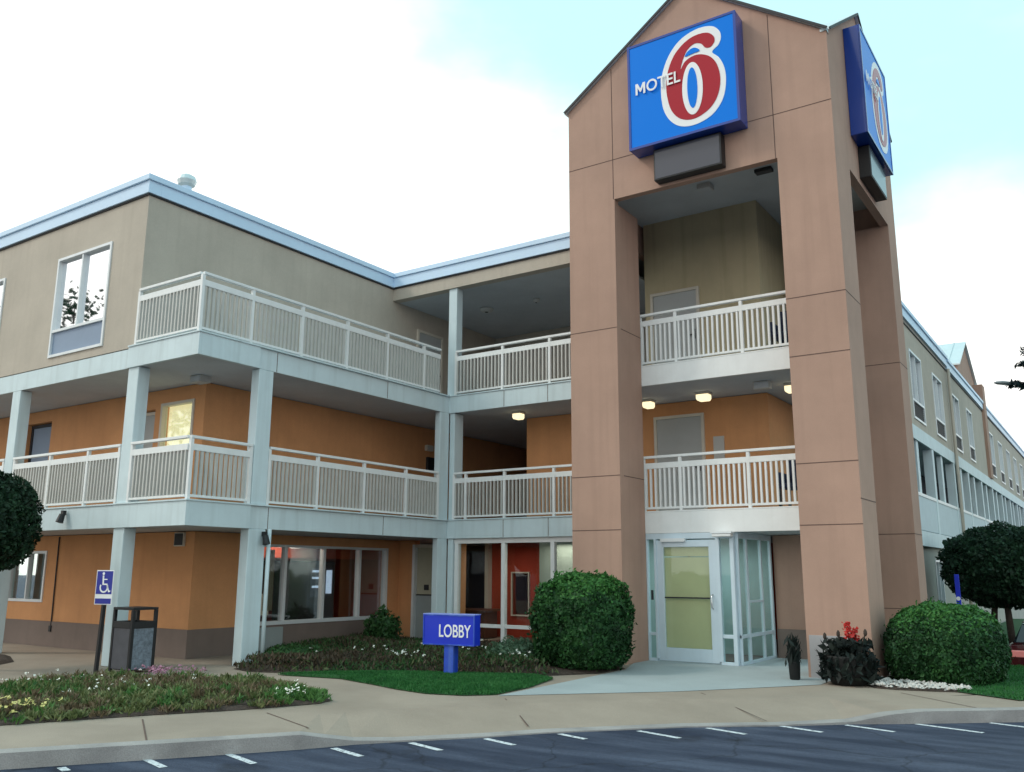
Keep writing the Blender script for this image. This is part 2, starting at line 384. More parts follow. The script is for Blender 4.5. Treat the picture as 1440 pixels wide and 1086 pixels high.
# expansion joints as shallow dark grooves laid on the walk
jt = MB()
for (x0, y0, x1, y1) in [(-5.54, -8.06, -4.45, -8.75), (-4.83, -7.01, -3.74, -7.42), (-3.34, -4.55, -2.35, -5.55), (-1.58, -2.62, -.35, -3.72), (-6.9, -9.9, -5.6, -10.6), (.55, -1.05, 1.55, -1.95)]:
    d = Vector((x1-x0, y1-y0, 0)).normalized(); nrm = Vector((-d.y, d.x, 0))*.008
    za = .004; zb = -.10 if -3.5 < x1 < .3 and y1 > -7.2 else .004
    pts = []
    for t in (0, .25, .5, .75, 1):
        x = x0+(x1-x0)*t; y = y0+(y1-y0)*t
        z = .004 if zb > 0 else .005-.098*max(0, (t-.12)/.88)
        pts.append((x, y, z))
    for p, q in zip(pts, pts[1:]):
        jt.add([(p[0]-nrm.x, p[1]-nrm.y, p[2]), (q[0]-nrm.x, q[1]-nrm.y, q[2]), (q[0]+nrm.x, q[1]+nrm.y, q[2]), (p[0]+nrm.x, p[1]+nrm.y, p[2])], [(0, 1, 2, 3)])
struct(jt.build('pavement_joint', 'joint'))
# pale apron before the lobby door
ap = MB(); P = [(-3.56, -4.39), (-2.75, -3.55), (-1.90, -2.69), (-1.0, -1.45), (-.55, -.80), (-.55, .02), (-.95, .02), (-.95, 2.84), (-4.02, 2.84), (-4.02, .35), (-3.67, -.65), (-3.62, -2.2)]
ap.add([(x, y, .005) for x, y in P], [tuple(range(len(P)))])
struct(ap.build('entrance_apron', 'apron'))
# worn white hatch stripes on the asphalt along the kerb
stripes = [(-4.62, -9.46, .3), (-4.40, -8.82, .9), (-3.97, -8.25, 1.05), (-3.34, -7.5, .9), (-2.92, -6.86, .9), (-2.45, -6.25, .8), (-1.98, -5.58, .7), (-1.38, -4.93, 1.0), (-.85, -4.33, .9), (-.28, -3.72, 1.0), (.35, -3.24, 1.0), (.98, -2.70, 1.3), (1.66, -2.12, 1.3), (2.3, -1.55, 1.3)]
st = MB()
for x, y, l in stripes:
    d = Vector((.965, -.262, 0)); nrm = Vector((.262, .965, 0))*.036; p = Vector((x, y, -.126))+d*.04; q = p+d*l*.56
    st.add([p-nrm, q-nrm, q+nrm, p+nrm], [(0, 1, 2, 3)])
struct(st.build('road_marking', 'paint_line'))

# garden soil and lawn
def sheet(name, pts, z, m, kind='structure', dome=0.0):
    s = MB(); c = (sum(p[0] for p in pts)/len(pts), sum(p[1] for p in pts)/len(pts))
    rings = [1, .93, .8, .5]; zz = [0, .6, .9, 1]
    vs = []
    for r, q in zip(rings, zz): vs += [(c[0]+(x-c[0])*r, c[1]+(y-c[1])*r, z+dome*q) for x, y in pts]
    vs.append((c[0], c[1], z+dome)); n = len(pts); fs = []
    for i in range(len(rings)-1): fs += [(i*n+k, i*n+(k+1) % n, (i+1)*n+(k+1) % n, (i+1)*n+k) for k in range(n)]
    fs += [((len(rings)-1)*n+k, (len(rings)-1)*n+(k+1) % n, len(vs)-1) for k in range(n)]
    o = s.add(vs, fs).build(name, m); o['kind'] = kind; return o
BED1 = [(-8.2, -11.75), (-7.2, -10.35), (-6.34, -9.12), (-6.06, -8.54), (-5.67, -7.8), (-5.21, -7.04), (-4.86, -6.2), (-4.93, -5.9), (-5.4, -5.7), (-6.2, -5.4), (-6.96, -5.24), (-7.66, -5.55), (-8.46, -6.1), (-9.1, -6.48), (-9.45, -6.9), (-8.95, -7.9), (-9.4, -9.2), (-10.5, -11.5)]
LAWN = [(-7.52, -4.48), (-6.43, -4.28), (-5.6, -4.5), (-4.98, -4.7), (-4.4, -4.8), (-3.9, -4.66), (-3.62, -4.36), (-3.66, -3.5), (-3.9, -2.5), (-4.3, -2.35), (-5.2, -2.75), (-6.2, -3.2), (-7.0, -3.85)]
BED2 = [(-8.75, -4.3), (-8.2, -4.45), (-7.3, -4.05), (-6.2, -3.25), (-5.2, -2.75), (-4.3, -2.3), (-3.72, -1.4), (-3.72, -.55), (-4.2, -.05), (-5.0, -.05), (-5.1, 1.25), (-8.6, 1.25), (-10.2, 1.5), (-10.6, 1.4), (-10.6, -2.0), (-8.9, -3.6)]
sheet('garden_bed', BED1, .006, 'soil', dome=.05)
sheet('planting_bed', BED2, .007, 'soil', dome=.06)
sheet('lawn', LAWN, .010, 'lawn_base', dome=.035)
sheet('mulch_bed', [(-17, -9), (-12.9, -7.3), (-12.1, -6.4), (-12.6, -5.75), (-13.6, -5.3), (-17, -5.3)], .006, 'soil', dome=.06)
sheet('side_lawn', [(1.15, -.55), (1.9, -1.0), (2.6, -.35), (3.6, .7), (5.5, 2.6), (4.6, 3.6), (-.0, 3.6), (.02, .6), (.6, -.2)], .012, 'lawn_base', dome=.02)
fl = MB()
for i in range(8):
    y0, y1 = 10+i*2.5, 12.5+i*2.5; z = lambda y: -.93+.62*min(1, max(0, (y-10)/12))
    fl.add([(-1.0, y0, z(y0)), (9, y0, z(y0)), (9, y1, z(y1)), (-1.0, y1, z(y1))], [(0, 1, 2, 3)])
struct(fl.build('far_lawn', 'lawn_base'))

# ------------------------------------------------------------------ helpers for architecture
def railing(parent, p, q, z, posts, first=True, last=True, name='railing', h=1.015, pm='picket', pw=.050):
    """balustrade from p to q (x,y), standing on a slab at z; posts: fractions along the run"""
    p = Vector((p[0], p[1], 0)); q = Vector((q[0], q[1], 0)); d = q-p; L = d.length; u = d/L
    r = MB()
    Z = lambda t: Vector((0, 0, z+t))
    r.bar(p+Z(h-.022), q+Z(h-.022), .075, .045)
    o = r.build(name, 'rail', parent, bevel=.004)
    r = MB(); r.bar(p+Z(.83), q+Z(.83), .05, .105); r.build('middle_rail', 'rail', o, bevel=.004)
    r = MB(); r.bar(p+Z(.055), q+Z(.055), .045, .04); r.build('bottom_rail', 'rail', o, bevel=.004)
    for t in posts:
        c = p+d*t; b = MB(); b.bar(c+Z(0), c+Z(h-.045), .055, .055); b.build('post', 'rail', o)
    b = MB(); s0 = .092; n = int(L/s0)
    for i in range(n):
        c = p+u*(i+.5)*L/n
        if any(abs((c-p).length-t*L) < .04 for t in posts): continue
        b.bar(c+Z(.075), c+Z(.778), pw, .034)
    b.build('balusters', pm, o)
    return o

def window(parent, axis, p, a0, a1, z0, z1, out, mull=(), grille=None, glass='glass', curtain='curtain', fw=.055, frame='alu', gm='blue_panel', cur_span=(0, 1), louvres=8):
    """window unit in a wall opening. axis: plane axis, p: wall face, out: +1/-1 outward direction"""
    def B(s, a, b, d0, d1, z, w):
        lo, hi = p+out*d0, p+out*d1
        return s.box(a, b, lo, hi, z, w) if axis == 'y' else s.box(lo, hi, a, b, z, w)
    s = MB(); zz = z0 if grille is None else grille
    B(s, a0, a0+fw, -.10, .025, z0, z1); B(s, a1-fw, a1, -.10, .025, z0, z1)
    B(s, a0+fw, a1-fw, -.10, .025, z1-fw, z1); B(s, a0+fw, a1-fw, -.10, .03, z0, z0+fw)
    if grille is not None: B(s, a0+fw, a1-fw, -.10, .02, zz-fw/2, zz+fw/2)
    for mpos in mull: B(s, mpos-.02, mpos+.02, -.09, .012, zz+fw/2, z1-fw)
    w = s.build('window', frame, parent)
    s = MB(); B(s, a0+fw, a1-fw, -.062, -.055, zz+fw/2, z1-fw); s.build('pane', glass, w)
    if curtain:
        s = MB(); c0 = a0+(a1-a0)*cur_span[0]; c1 = a0+(a1-a0)*cur_span[1]; nn = 36; pts = []
        for i in range(nn+1):
            a = c0+(c1-c0)*i/nn; d = -.17+.018*math.sin(i*1.7)
            pts.append((a, p+out*d))
        for (a, d), (b, e) in zip(pts, pts[1:]):
            P4 = [(a, d, z0), (b, e, z0), (b, e, z1), (a, d, z1)]
            s.add([v if axis == 'y' else (v[1], v[0], v[2]) for v in P4], [(0, 1, 2, 3)])
        s.build('curtain', curtain, w, smooth=True)
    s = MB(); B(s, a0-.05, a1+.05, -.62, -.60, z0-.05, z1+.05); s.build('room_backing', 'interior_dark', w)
    if grille is not None:
        s = MB(); B(s, a0+fw, a1-fw, -.05, -.02, z0+fw, zz-fw/2)
        nl = louvres
        for i in range(nl):
            z = z0+fw+(zz-z0-fw*1.5)*(i+.5)/nl; B(s, a0+fw+.02, a1-fw-.02, -.02, -.008, z-.008, z+.008)
        s.build('grille', gm, w)
    return w

def door(parent, axis, p, a0, a1, z0, z1, out, m='door', frame='cream', handle_side=1, plate=False):
    def B(s, a, b, d0, d1, z, w):
        lo, hi = p+out*d0, p+out*d1
        return s.box(a, b, lo, hi, z, w) if axis == 'y' else s.box(lo, hi, a, b, z, w)
    s = MB(); B(s, a0+.06, a1-.06, .002, .022, z0, z1-.06); d = s.build('door', m, parent, bevel=.004)
    s = MB(); B(s, a0, a0+.06, .001, .05, z0, z1); B(s, a1-.06, a1, .001, .05, z0, z1); B(s, a0+.06, a1-.06, .001, .05, z1-.06, z1)
    s.build('door_frame', frame, d)
    h = a1-.14 if handle_side > 0 else a0+.14
    s = MB(); B(s, h-.03, h+.03, .022, .04, z0+.93, z0+1.13); B(s, h-.09, h+.02, .05, .07, z0+1.0, z0+1.025); s.build('handle', 'dark', d)
    return d

# ------------------------------------------------------------------ MOTEL BUILDING (left block and courtyard wing)
MOT = thing('motel_building', 'three storey motel building with beige top floor, orange walls and white wraparound balconies', 'building', (-14, 0, 0))
XE = -24
# upper walls
w = MB()
win3 = [(-13.53, -11.72), (-17.4, -15.55), (-21.3, -19.45)]
w.wall('y', YC, XE, XC, S3T-.02, ZF+.1, .22, [(a, b, 5.50, 7.50) for a, b in win3])
w.wall('x', XC, YC+.22, 7.0, S3T-.02, ZF+.1, -.22, [])
w.build('upper_wall', 'beige', MOT)
for a, b in win3:
    window(MOT, 'y', YC, a, b, 5.50, 7.50, -1, mull=[a+(b-a)*.47], grille=6.02, glass='glass_mirror', fw=.05, louvres=0)
# eave fascia and coping in two steps
f = MB()
f.box(XE, XC+.06, YC-.06, YC+.2, ZF, ZR-.11); f.box(XC-.2, XC+.06, YC+.2, YI-.06, ZF, ZR-.11); f.box(XC-.2, TW-.003, YI-.06, YI+.2, ZF, ZR-.11)
f.build('roof_fascia', 'fascia', MOT, bevel=.006)
f = MB()
f.box(XE, XC+.10, YC-.10, YC+.24, ZR-.108, ZR); f.box(XC-.24, XC+.10, YC+.24, YI-.10, ZR-.108, ZR); f.box(XC-.24, TW-.003, YI-.10, YI+.24, ZR-.108, ZR)
f.build('roof_coping', 'fascia', MOT, bevel=.008)
f = MB(); f.box(XE, XC+.03, YC-.03, YC+.1, ZF-.03, ZF-.002); f.box(XC-.1, XC+.03, YC+.1, YI-.03, ZF-.03, ZF-.002); f.box(XC-.1, TW-.003, YI-.03, YI+.1, ZF-.03, ZF-.002)
f.build('eave_shadow_strip', 'dark', MOT)  # dark strip that paints in the shadow line below the fascia
f = MB(); f.prism([(XE, YC+.02), (XC-.02, YC+.02), (XC-.02, YI+.02), (TW-.01, YI+.02), (TW-.01, 14), (XE, 14)], 'z', ZR-.16, ZR-.02); f.build('roof', 'roof', MOT)
# beam below the fascia over the courtyard balcony
f = MB(); f.box(XC+.002, TW-.003, YI, YI+.22, ZS, ZF-.03); f.build('beam', 'beige', MOT)
f = MB(); f.box(XC+.002, TW-.003, YI+.22, 8.2, ZS+.004, ZS+.06); f.build('ceiling', 'soffit', MOT)
# third floor recess: side door, back wall
f = MB(); f.wall('y', 5.6, XC, TW+.3, S3T, ZS, .2); f.build('back_wall', 'beige', MOT)
door(MOT, 'x', XC, 2.25, 3.25, S3T, S3T+2.05, 1)
# second floor and ground floor walls of the block
f = MB()
f.wall('y', YW, XE, XC, 0, S2B, .2, [(-17.0, -15.55, .87, 1.92)])
f.wall('x', XC, YW+.2, 1.85, 0, S2B, -.2, [(-2.62, 1.45, .55, 2.04)])
f.wall('y', YW, XE, XC, S2T, S3B, .2, [(-12.02, -11.0, 3.15, 4.70), (-17.0, -15.95, S2T+.001, 4.72), (-12.95, -12.22, S2T+.001, 4.62)])
f.wall('x', XC, YW+.2, 9, S2T, S3B, -.2)
f.build('orange_wall', 'orange', MOT)
f = MB()
f.box(XE, XC+.022, YW-.022, YW, 0, .5); f.box(XC, XC+.022, YW, 1.85, 0, .5)
f.build('base_band', 'base', MOT)
window(MOT, 'y', YW, -17.0, -15.55, .87, 1.92, -1, mull=[-16.25], curtain=None, glass='glass_door')
window(MOT, 'y', YW, -12.02, -11.0, 3.15, 4.70, -1, grille=3.62, glass='glass_door', curtain='curtain_sky_glow', frame='cream', gm='pvc')
for a, b, t in ((-17.0, -15.95, 4.72), (-12.95, -12.22, 4.62)):
    d = door(MOT, 'y', YW+.16, a+.02, b-.02, S2T+.002, t-.02, -1, m='blue_panel' if a < -15 else 'door', frame='dark' if a < -15 else 'cream', handle_side=-1)
    f = MB(); f.box(a, b, YW+.17, YW+.2, S2T, t); f.build('door_backing', 'interior_dark', d)
# lower floor infill of the passage and courtyard wall on the second floor
f = MB(); f.wall('y', YR, -7.85, TW-.2, S2T, S3B, .2); f.build('courtyard_wall', 'orange', MOT)
f = MB(); f.wall('x', -7.85, YR+.2, 9, S2T, S3B, .2); f.wall('y', 9, XC, -7.65, S2T, S3B, .2); f.build('passage_wall', mat('maroon_wall', (.16, .05, .04), .85, .12, 2), MOT)
# slabs (grey concrete) with pale fascia boards
for zb, zt, nm in ((S2B, S2T, 'second'), (S3B, S3T, 'third')):
    f = MB()
    f.prism([(XE, YC+.03), (XB-.03, YC+.03), (XB-.03, YI+.03), (TW-.01, YI+.03), (TW-.01, 9.2), (XE, 9.2)], 'z', zb+.012, zt-.004)
    f.build('floor_slab', 'soffit', MOT)
    f = MB()
    f.box(XE, -10.86, YC, YC+.03, zb, zt); f.box(-10.86, XB+.03, YC-.03, YC+.03, zb-.003, zt+.003)
    f.box(XB-.03, XB+.03, YC+.03, -4.02, zb-.003, zt+.003)
    f.box(XB-.03, XB, -4.02, YI, zb, zt); f.box(XB-.03, TW-.003, YI, YI+.03, zb, zt)
    f.build('slab_fascia', 'white', MOT, bevel=.004)
    f = MB(); t = .028
    f.box(-10.86, XB+.05, YC-.05, YC+.03, zt+.003, zt+.03); f.box(XB-.03, XB+.05, YC+.03, YI+.05, zt+.003, zt+.03); f.box(XB+.05, TW-.003, YI-.02, YI+.06, zt+.003, zt+.03)
    if nm == 'second': f.box(XE, -10.86, YC-.02, YC+.05, zt+.003, zt+.03)
    f.build('slab_edge_trim', 'white', MOT, bevel=.004)
# joints in the slab fascia
f = MB()
for zb, zt in ((S2B, S2T), (S3B, S3T)):
    for y in (-3.62, -.7): f.box(XB-.005, XB+.0035, y-.006, y+.006, zb+.01, zt-.01)
    for x in (-7.45, -6.35): f.box(x-.006, x+.006, YI-.0035, YI+.005, zb+.01, zt-.01)
build_each(f, 'fascia_joint', 'joint', MOT)
# columns
def column(x0, x1, y0, y1, z0, z1):
    c = MB(); c.box(x0, x1, y0, y1, z0, z1); return c.build('column', 'white', MOT, bevel=.012)
for x0 in (-10.85, -14.72, -18.6, -22.45):
    column(x0, x0+.30, YC+.002, YC+.23, S2T+.03, S3B); column(x0, x0+.30, YC+.002, YC+.23, 0, S2B)
column(XB-.20, XB+.0, -4.00, -3.68, S2T+.03, S3B); column(XB-.20, XB+.01, -4.02, -3.66, 0, S2B-.003)
for z0, z1 in ((0, S2B), (S2T+.03, S3B)):
    column(XB-.15, XB-.002, YI-.30, YI+.02, z0, z1); column(XB+.002, XB+.14, YI+.035, YI+.35, z0, z1)
column(XB-.09, XB+.14, YI+.04, YI+.26, S3T+.03, ZS)
# downpipe beside the balcony column
f = MB(); f.tube([(XB+.06, -3.62, 0), (XB+.06, -3.62, S2B)], .035, 8); f.build('downpipe', 'white', MOT, smooth=True)
# balcony railings
fr = lambda L: [i/L for i in range(1, L)]
yposts = [(-4.22-YC)/(YI-YC), (-3.06-YC)/(YI-YC), (-1.88-YC)/(YI-YC), (-.72-YC)/(YI-YC), (.46-YC)/(YI-YC)]
railing(MOT, (XB-.03, YC+.0), (XB-.03, YI-.32), S3T+.03, [0.0]+[t*(YI-YC)/(YI-.32-YC) for t in yposts])
railing(MOT, (XC+.02, YC+.0), (XB-.06, YC+.0), S3T+.03, [0.0])
railing(MOT, (XB+.16, YI+.03), (TW-.02, YI+.03), S3T+.03, [0, (-7.5+8.77)/3.76, (-6.3+8.77)/3.76])
railing(MOT, (XB-.03, YC+.0), (XB-.03, -4.03), S2T+.03, [.02, .98])
railing(MOT, (-10.53, YC+.0), (XB-.06, YC+.0), S2T+.03, [0.02])
railing(MOT, (XB-.03, -3.65), (XB-.03, YI-.32), S2T+.03, [0, (-2.5+3.65)/4.67, (-1.27+3.65)/4.67, (-.03+3.65)/4.67, 1])
railing(MOT, (XB+.16, YI+.03), (TW-.02, YI+.03), S2T+.03, [0, (-8.45+8.77)/3.76, (-7.43+8.77)/3.76, (-6.21+8.77)/3.76])
for x0, x1 in ((-14.40, -10.87), (-18.28, -14.74), (-22.1, -18.62)):
    railing(MOT, (x0, YC+.03), (x1, YC+.03), S2T+.03, [0.01, .37, .72, .99])
# storefront window on the courtyard side
f = MB()
A, B_, z0, z1 = -2.62, 1.45, .55, 2.04
f.box(XC-.10, XC+.05, A, B_, z0-.05, z0+.02); f.box(XC-.1, XC+.02, A, B_, z1-.05, z1); f.box(XC-.1, XC+.02, A, A+.06, z0+.02, z1-.05); f.box(XC-.1, XC+.02, B_-.08, B_, z0+.02, z1-.05)
for y in (-1.57, -.52, .55): f.box(XC-.1, XC+.015, y-.035, y+.035, z0+.02, z1-.05)
sf = f.build('shop_window', 'alu', MOT, bevel=.004)
f = MB(); f.box(XC-.05, XC-.045, A+.06, B_-.08, z0+.02, z1-.05); f.build('pane', 'glass_clear', sf)
# room behind it
f = MB(); f.wall('x', -14.6, -3.5, 6, .0, S2B, -.1); f.wall('y', 6, -14.6, XC-.22, 0, S2B, .1); f.build('shop_back_wall', 'interior_dark', MOT)
f = MB(); f.box(-14.55, -13.9, -3.2, 6, 1.78, S2B-.01); f.box(-13.85, XC-.25, 2.3, 2.4, 0, S2B-.01); f.box(-11.75, -11.65, -3.45, 2.25, 1.80, S2B-.01); f.build('shop_red_wall', mat('shop_red', (.50, .075, .035), .8, .12, 1), MOT)
f = MB(); f.box(-14.6, XC-.21, -3.5, 6, .004, .02); f.build('shop_floor', 'interior_floor', MOT)
# utility box on the base under the window
f = MB(); f.box(XC+.023, XC+.09, -2.75, -1.62, .04, .46); f.build('utility_cover', mat('grey_cover', (.30, .34, .34), .6, .06), MOT, bevel=.006)
# doorway between window and lobby
f = MB(); f.wall('y', 1.85, XC-.2, -10.27, 0, S2B, .2); f.wall('y', 1.85, -9.30, -8.93, 0, S2B, .2); f.build('doorway_wall', 'orange', MOT)
d = MB(); d.box(-10.21, -9.37, 1.9, 1.95, .03, 2.06); d = d.build('door', mat('pale_door', (.44, .43, .33), .6, .05), MOT, bevel=.004)
f = MB(); f.box(-10.21, -9.37, 1.885, 1.90, .03, 1.0); f.build('lower_panel', mat('blue_grey_lower', (.33, .38, .39), .6, .05), d)
f = MB(); f.box(-10.19, -9.39, 1.86, 1.885, 1.0, 1.03); f.box(-9.98, -9.86, 1.88, 1.90, 1.12, 1.24); f.build('handle', 'dark', d)
f = MB(); f.box(-10.28, -10.21, 1.80, 1.96, 0, 2.13); f.build('door_frame', 'alu', d)
f = MB(); f.box(-9.37, -9.30, 1.80, 1.96, 0, 2.13); f.box(-10.21, -9.37, 1.80, 1.96, 2.06, 2.13); f.build('door_frame', 'cream', d)
# lobby glazing
f = MB(); GY = YI+.12
f.box(XB+.15, -4.1, GY-.04, GY+.04, 2.12, S2B-.002); f.box(XB+.15, -4.1, GY-.04, GY+.04, .40, .47); f.box(XB+.15, -4.1, GY-.05, GY+.05, 0, .07)
for x in (-8.72, -7.50, -6.30, -5.2, -4.14): f.box(x-.045, x+.045, GY-.05, GY+.05, .07, 2.12)
lw = f.build('lobby_glazing', 'rail', MOT, bevel=.004)
f = MB(); f.box(XB+.2, -4.15, GY-.004, GY+.004, .07, 2.12); f.build('pane', 'glass_clear', lw)
# lobby room
f = MB(); f.wall('y', 7.2, -14, -2.4, 0, S2B, .1); f.wall('y', 4.2, -9.75, -7.3, 0, S2B, .12, [(-9.12, -8.66, .53, 1.5)])
f.build('lobby_wall', 'interior_red', MOT)
f = MB(); f.box(-8.9, -2.45, GY+.06, 7.2, .006, .018); f.build('lobby_floor', 'interior_floor', MOT)
f = MB(); f.box(-7.42, -4.3, 2.7, 2.76, .05, S2B-.01); f.build('lobby_partition', mat('lobby_green_wall', (.30, .36, .32), .7, .06), MOT)
f = MB(); f.box(-9.15, -8.63, 4.15, 4.2, .50, .53); f.box(-9.15, -9.12, 4.15, 4.2, .53, 1.53); f.box(-8.66, -8.63, 4.15, 4.2, .53, 1.53); f.box(-9.12, -8.66, 4.15, 4.2, 1.5, 1.53); f.build('hatch_frame', 'cream', MOT)
f = MB(); f.box(-9.86, -9.76, 4.05, 4.32, 0, S2B-.005); f.build('lobby_pilaster', 'cream', MOT)
f = MB(); f.box(-10.5, -9.3, 3.3, 3.8, .02, .62); f.box(-10.55, -9.25, 3.25, 3.85, .62, .67); f.build('reception_counter', mat('counter_wood', (.11, .045, .03), .5, .2, 5), MOT, bevel=.006)

# ------------------------------------------------------------------ ENTRANCE TOWER
TOW = thing('entrance_tower', 'tall rose brown entrance tower with cross gabled roof standing over the lobby door', 'tower', (-2.5, 2.4, 0))
ZE, ZP, ZO, ZOS, ZP2 = 10.46, 12.24, 8.405, 8.34, 12.06
f = MB(); f.prism([(TW, 0), (XL, 0), (XL, ZO), (XR, ZO), (XR, 0), (0, 0), (0, ZE), (-2.505, ZP), (TW, ZE)], 'y', 0, .15)
f.build('front_wall', 'brown', TOW)
f = MB(); ym = TB/2
f.prism([(.15, ZOS), (TB-.15, ZOS), (TB-.15, ZE+(ZP2-ZE)*.15/ym), (ym, ZP2), (.15, ZE+(ZP2-ZE)*.15/ym)], 'x', -.15, 0)
f.build('side_wall', 'brown', TOW)
f = MB()
f.prism([(.15, ZOS), (TB-.15, ZOS), (TB-.15, ZE+(ZP2-ZE)*.15/ym), (ym, ZP2), (.15, ZE+(ZP2-ZE)*.15/ym)], 'x', TW, TW+.15); f.build('far_side_wall', 'brown', TOW)
f = MB(); f.prism([(TW, 7.6), (0, 7.6), (0, ZE), (-2.505, ZP), (TW, ZE)], 'y', TB-.15, TB); f.build('rear_wall', 'brown', TOW)
f = MB(); f.box(TW, XL, .15, PD, 0, ZOS); f.build('pillar', 'brown', TOW)
f = MB(); f.box(XR, 0, .15, PD, 0, ZOS); f.build('pillar', 'brown', TOW)
f = MB(); f.box(XR-.05, 0, 4.0, TB-.15, -.95, ZOS); f.box(XR-.05, 0, TB-.15, TB, -.95, 7.6); f.build('pillar', 'brown', TOW)
f = MB(); f.box(TW, XL, 4.0, TB-.15, 0, ZOS); f.build('pillar', 'brown', TOW)
# panel joints: thin dark reveals
f = MB(); e = .003; jw = .007
def jz(x0, x1, z): f.box(x0, x1, -e, .01, z-jw, z+jw)
jz(TW, 0, 9.206)
for z in (5.913, 3.212, 2.259): jz(TW, XL, z); jz(XR, 0, z)
jz(XR, 0, 4.938)
for x, top in ((-4.05, ZE+(ZP-ZE)*(TW+4.05)/(TW+2.505)), (-.97, ZE+(ZP-ZE)*.97/2.505)): f.box(x-jw, x+jw, -e, .01, ZO if x > -1 else 9.2, top-.03)
f.box(-4.05-jw, -4.05+jw, -e, .01, ZO, 9.2)
for z in (5.913, 3.212, 2.259, 5.53, .9):
    f.box(XR-.05, 0, 4.0-e, 4.01, z-jw, z+jw) if z in (5.53, 2.259, .9) else None
for z in (5.53, 2.259): f.box(-.01, e, 4.0, TB, z-jw, z+jw); f.box(-.01, e, 0, PD, z-jw+.38, z+jw+.38)
f.box(XL-.01, XL+e, .15, PD, 3.212-jw, 3.212+jw); f.box(XL-.01, XL+e, .15, PD, 5.913-jw, 5.913+jw)
build_each(f, 'panel_joint', 'joint', TOW)
f = MB(); f.box(TW+.15, -.15, .15, TB-.15, 9.0, 9.08); f.build('ceiling', 'soffit', TOW)
# corner chip cover at the foot of the right pillar
f = MB(); f.box(-.90, -.30, -.02, 0, 0, .62); f.build('base_plate', mat('grey_base_plate', (.36, .35, .36), .7, .08, 3), TOW, bevel=.004)
# cross gable roof in pale metal with standing seams
ov = .06; th = .05
f = MB(); sl = (ZP-ZE)/2.505
def gable_y(y0, y1):
    f.prism([(TW-ov, ZE-sl*ov+.01), (-2.505, ZP+.01), (ov, ZE-sl*ov+.01), (ov, ZE-sl*ov+.01+th), (-2.505, ZP+.01+th), (TW-ov, ZE-sl*ov+.01+th)], 'y', y0, y1)
s2 = (ZP2-ZE)/ym
gz = lambda x: ZE+sl*(2.505-abs(x+2.505))+.01
f.prism([(TW-ov, gz(TW-ov)), (-2.505, ZP+.01), (.012, gz(.012)), (.012, gz(.012)+th), (-2.505, ZP+.01+th), (TW-ov, gz(TW-ov)+th)], 'y', -ov, .10)
f.prism([(TW+.05, gz(TW+.05)), (-2.505, ZP+.009), (-.05, gz(-.05)), (-.05, gz(-.05)+th), (-2.505, ZP+.009+th), (TW+.05, gz(TW+.05)+th)], 'y', .10, TB+ov)
hz = lambda y: ZE+s2*(ym-abs(y-ym))+.01
f.prism([(-.012, hz(-.012)), (ym, ZP2+.01), (TB+ov, hz(TB+ov)), (TB+ov, hz(TB+ov)+th), (ym, ZP2+.01+th), (-.012, hz(-.012)+th)], 'x', -.10, ov)
f.prism([(.05, hz(.05)), (ym, ZP2+.009), (TB-.05, hz(TB-.05)), (TB-.05, hz(TB-.05)+th), (ym, ZP2+.009+th), (.05, hz(.05)+th)], 'x', TW-ov, -.10)
f.build('roof', 'metalroof', TOW)
f = MB(); q = .035
for sgn in (0, 1):
    xe = TW-ov if sgn == 0 else ov
    xe = xe if sgn == 0 else .03; f.bar((xe, -ov-.012, gz(xe)+.02), (-2.505, -ov-.012, ZP+.03), .02, .045)
for ye in (-ov, TB+ov): ye = max(ye, -.045); f.bar((ov+.012, ye, hz(ye)+.02), (ov+.012, ym, ZP2+.03), .02, .045)
f.build('roof_edge_trim', 'dark', TOW)
# walls and doors seen inside the portico (rooms behind)
f = MB(); f.wall('y', YR, -4.80, -2.27, S3T, 9.0, .2); f.wall('x', -2.27, YR+.2, TB-.15, S3T, 9.0, -.2); f.wall('x', -4.80, YR+.2, TB-.15, S3T, 9.0, .2); f.build('upper_room_wall', mat('khaki_stucco', (.50, .43, .28), .85, .08, 1.1, .25, 150, streak=.3), TOW)
f = MB(); f.wall('y', YR, TW-.2, -2.25, S2T, S3B, .2); f.wall('x', -2.25, YR+.2, TB+2, S2T, S3B, -.2); f.build('room_wall', 'orange', TOW)
f = MB(); f.wall('y', TB+2, -2.25, XR-.05, S2T, 9.0, .2); f.wall('y', TB-.18, -2.27, XR-.06, S3T, 9.0, .02); f.build('passage_end_wall', 'beige', TOW)
door(TOW, 'y', YR, -4.66, -3.56, S3T, S3T+2.04, -1); door(TOW, 'y', YR, -4.66, -3.56, S2T, S2T+2.10, -1)
f = MB(); f.box(-3.38, -3.16, YR-.03, YR, 3.75, 4.2); f.build('notice_board', 'pvc', TOW)
for zb, zt in ((S2B, S2T), (S3B, S3T)):
    f = MB(); f.box(TW+.0, XR-.01, PD+.05, TB+2, zb+.012, zt-.004); f.build('floor_slab', 'soffit', TOW)
    f = MB(); f.box(XL-.06, XR-.004, PD+.004, PD+.05, zb, zt); f.build('slab_fascia', 'rail', TOW, bevel=.004)
    f = MB(); f.box(XL-.06, XR-.004, PD-.0+.004, PD+.08, zt+.002, zt+.026); f.build('slab_edge_trim', 'rail', TOW, bevel=.003)
    railing(TOW, (XL-.03, PD+.06), (XR-.02, PD+.06), zt+.026, [.0, .235, .645, 1], pm='rail', pw=.040)
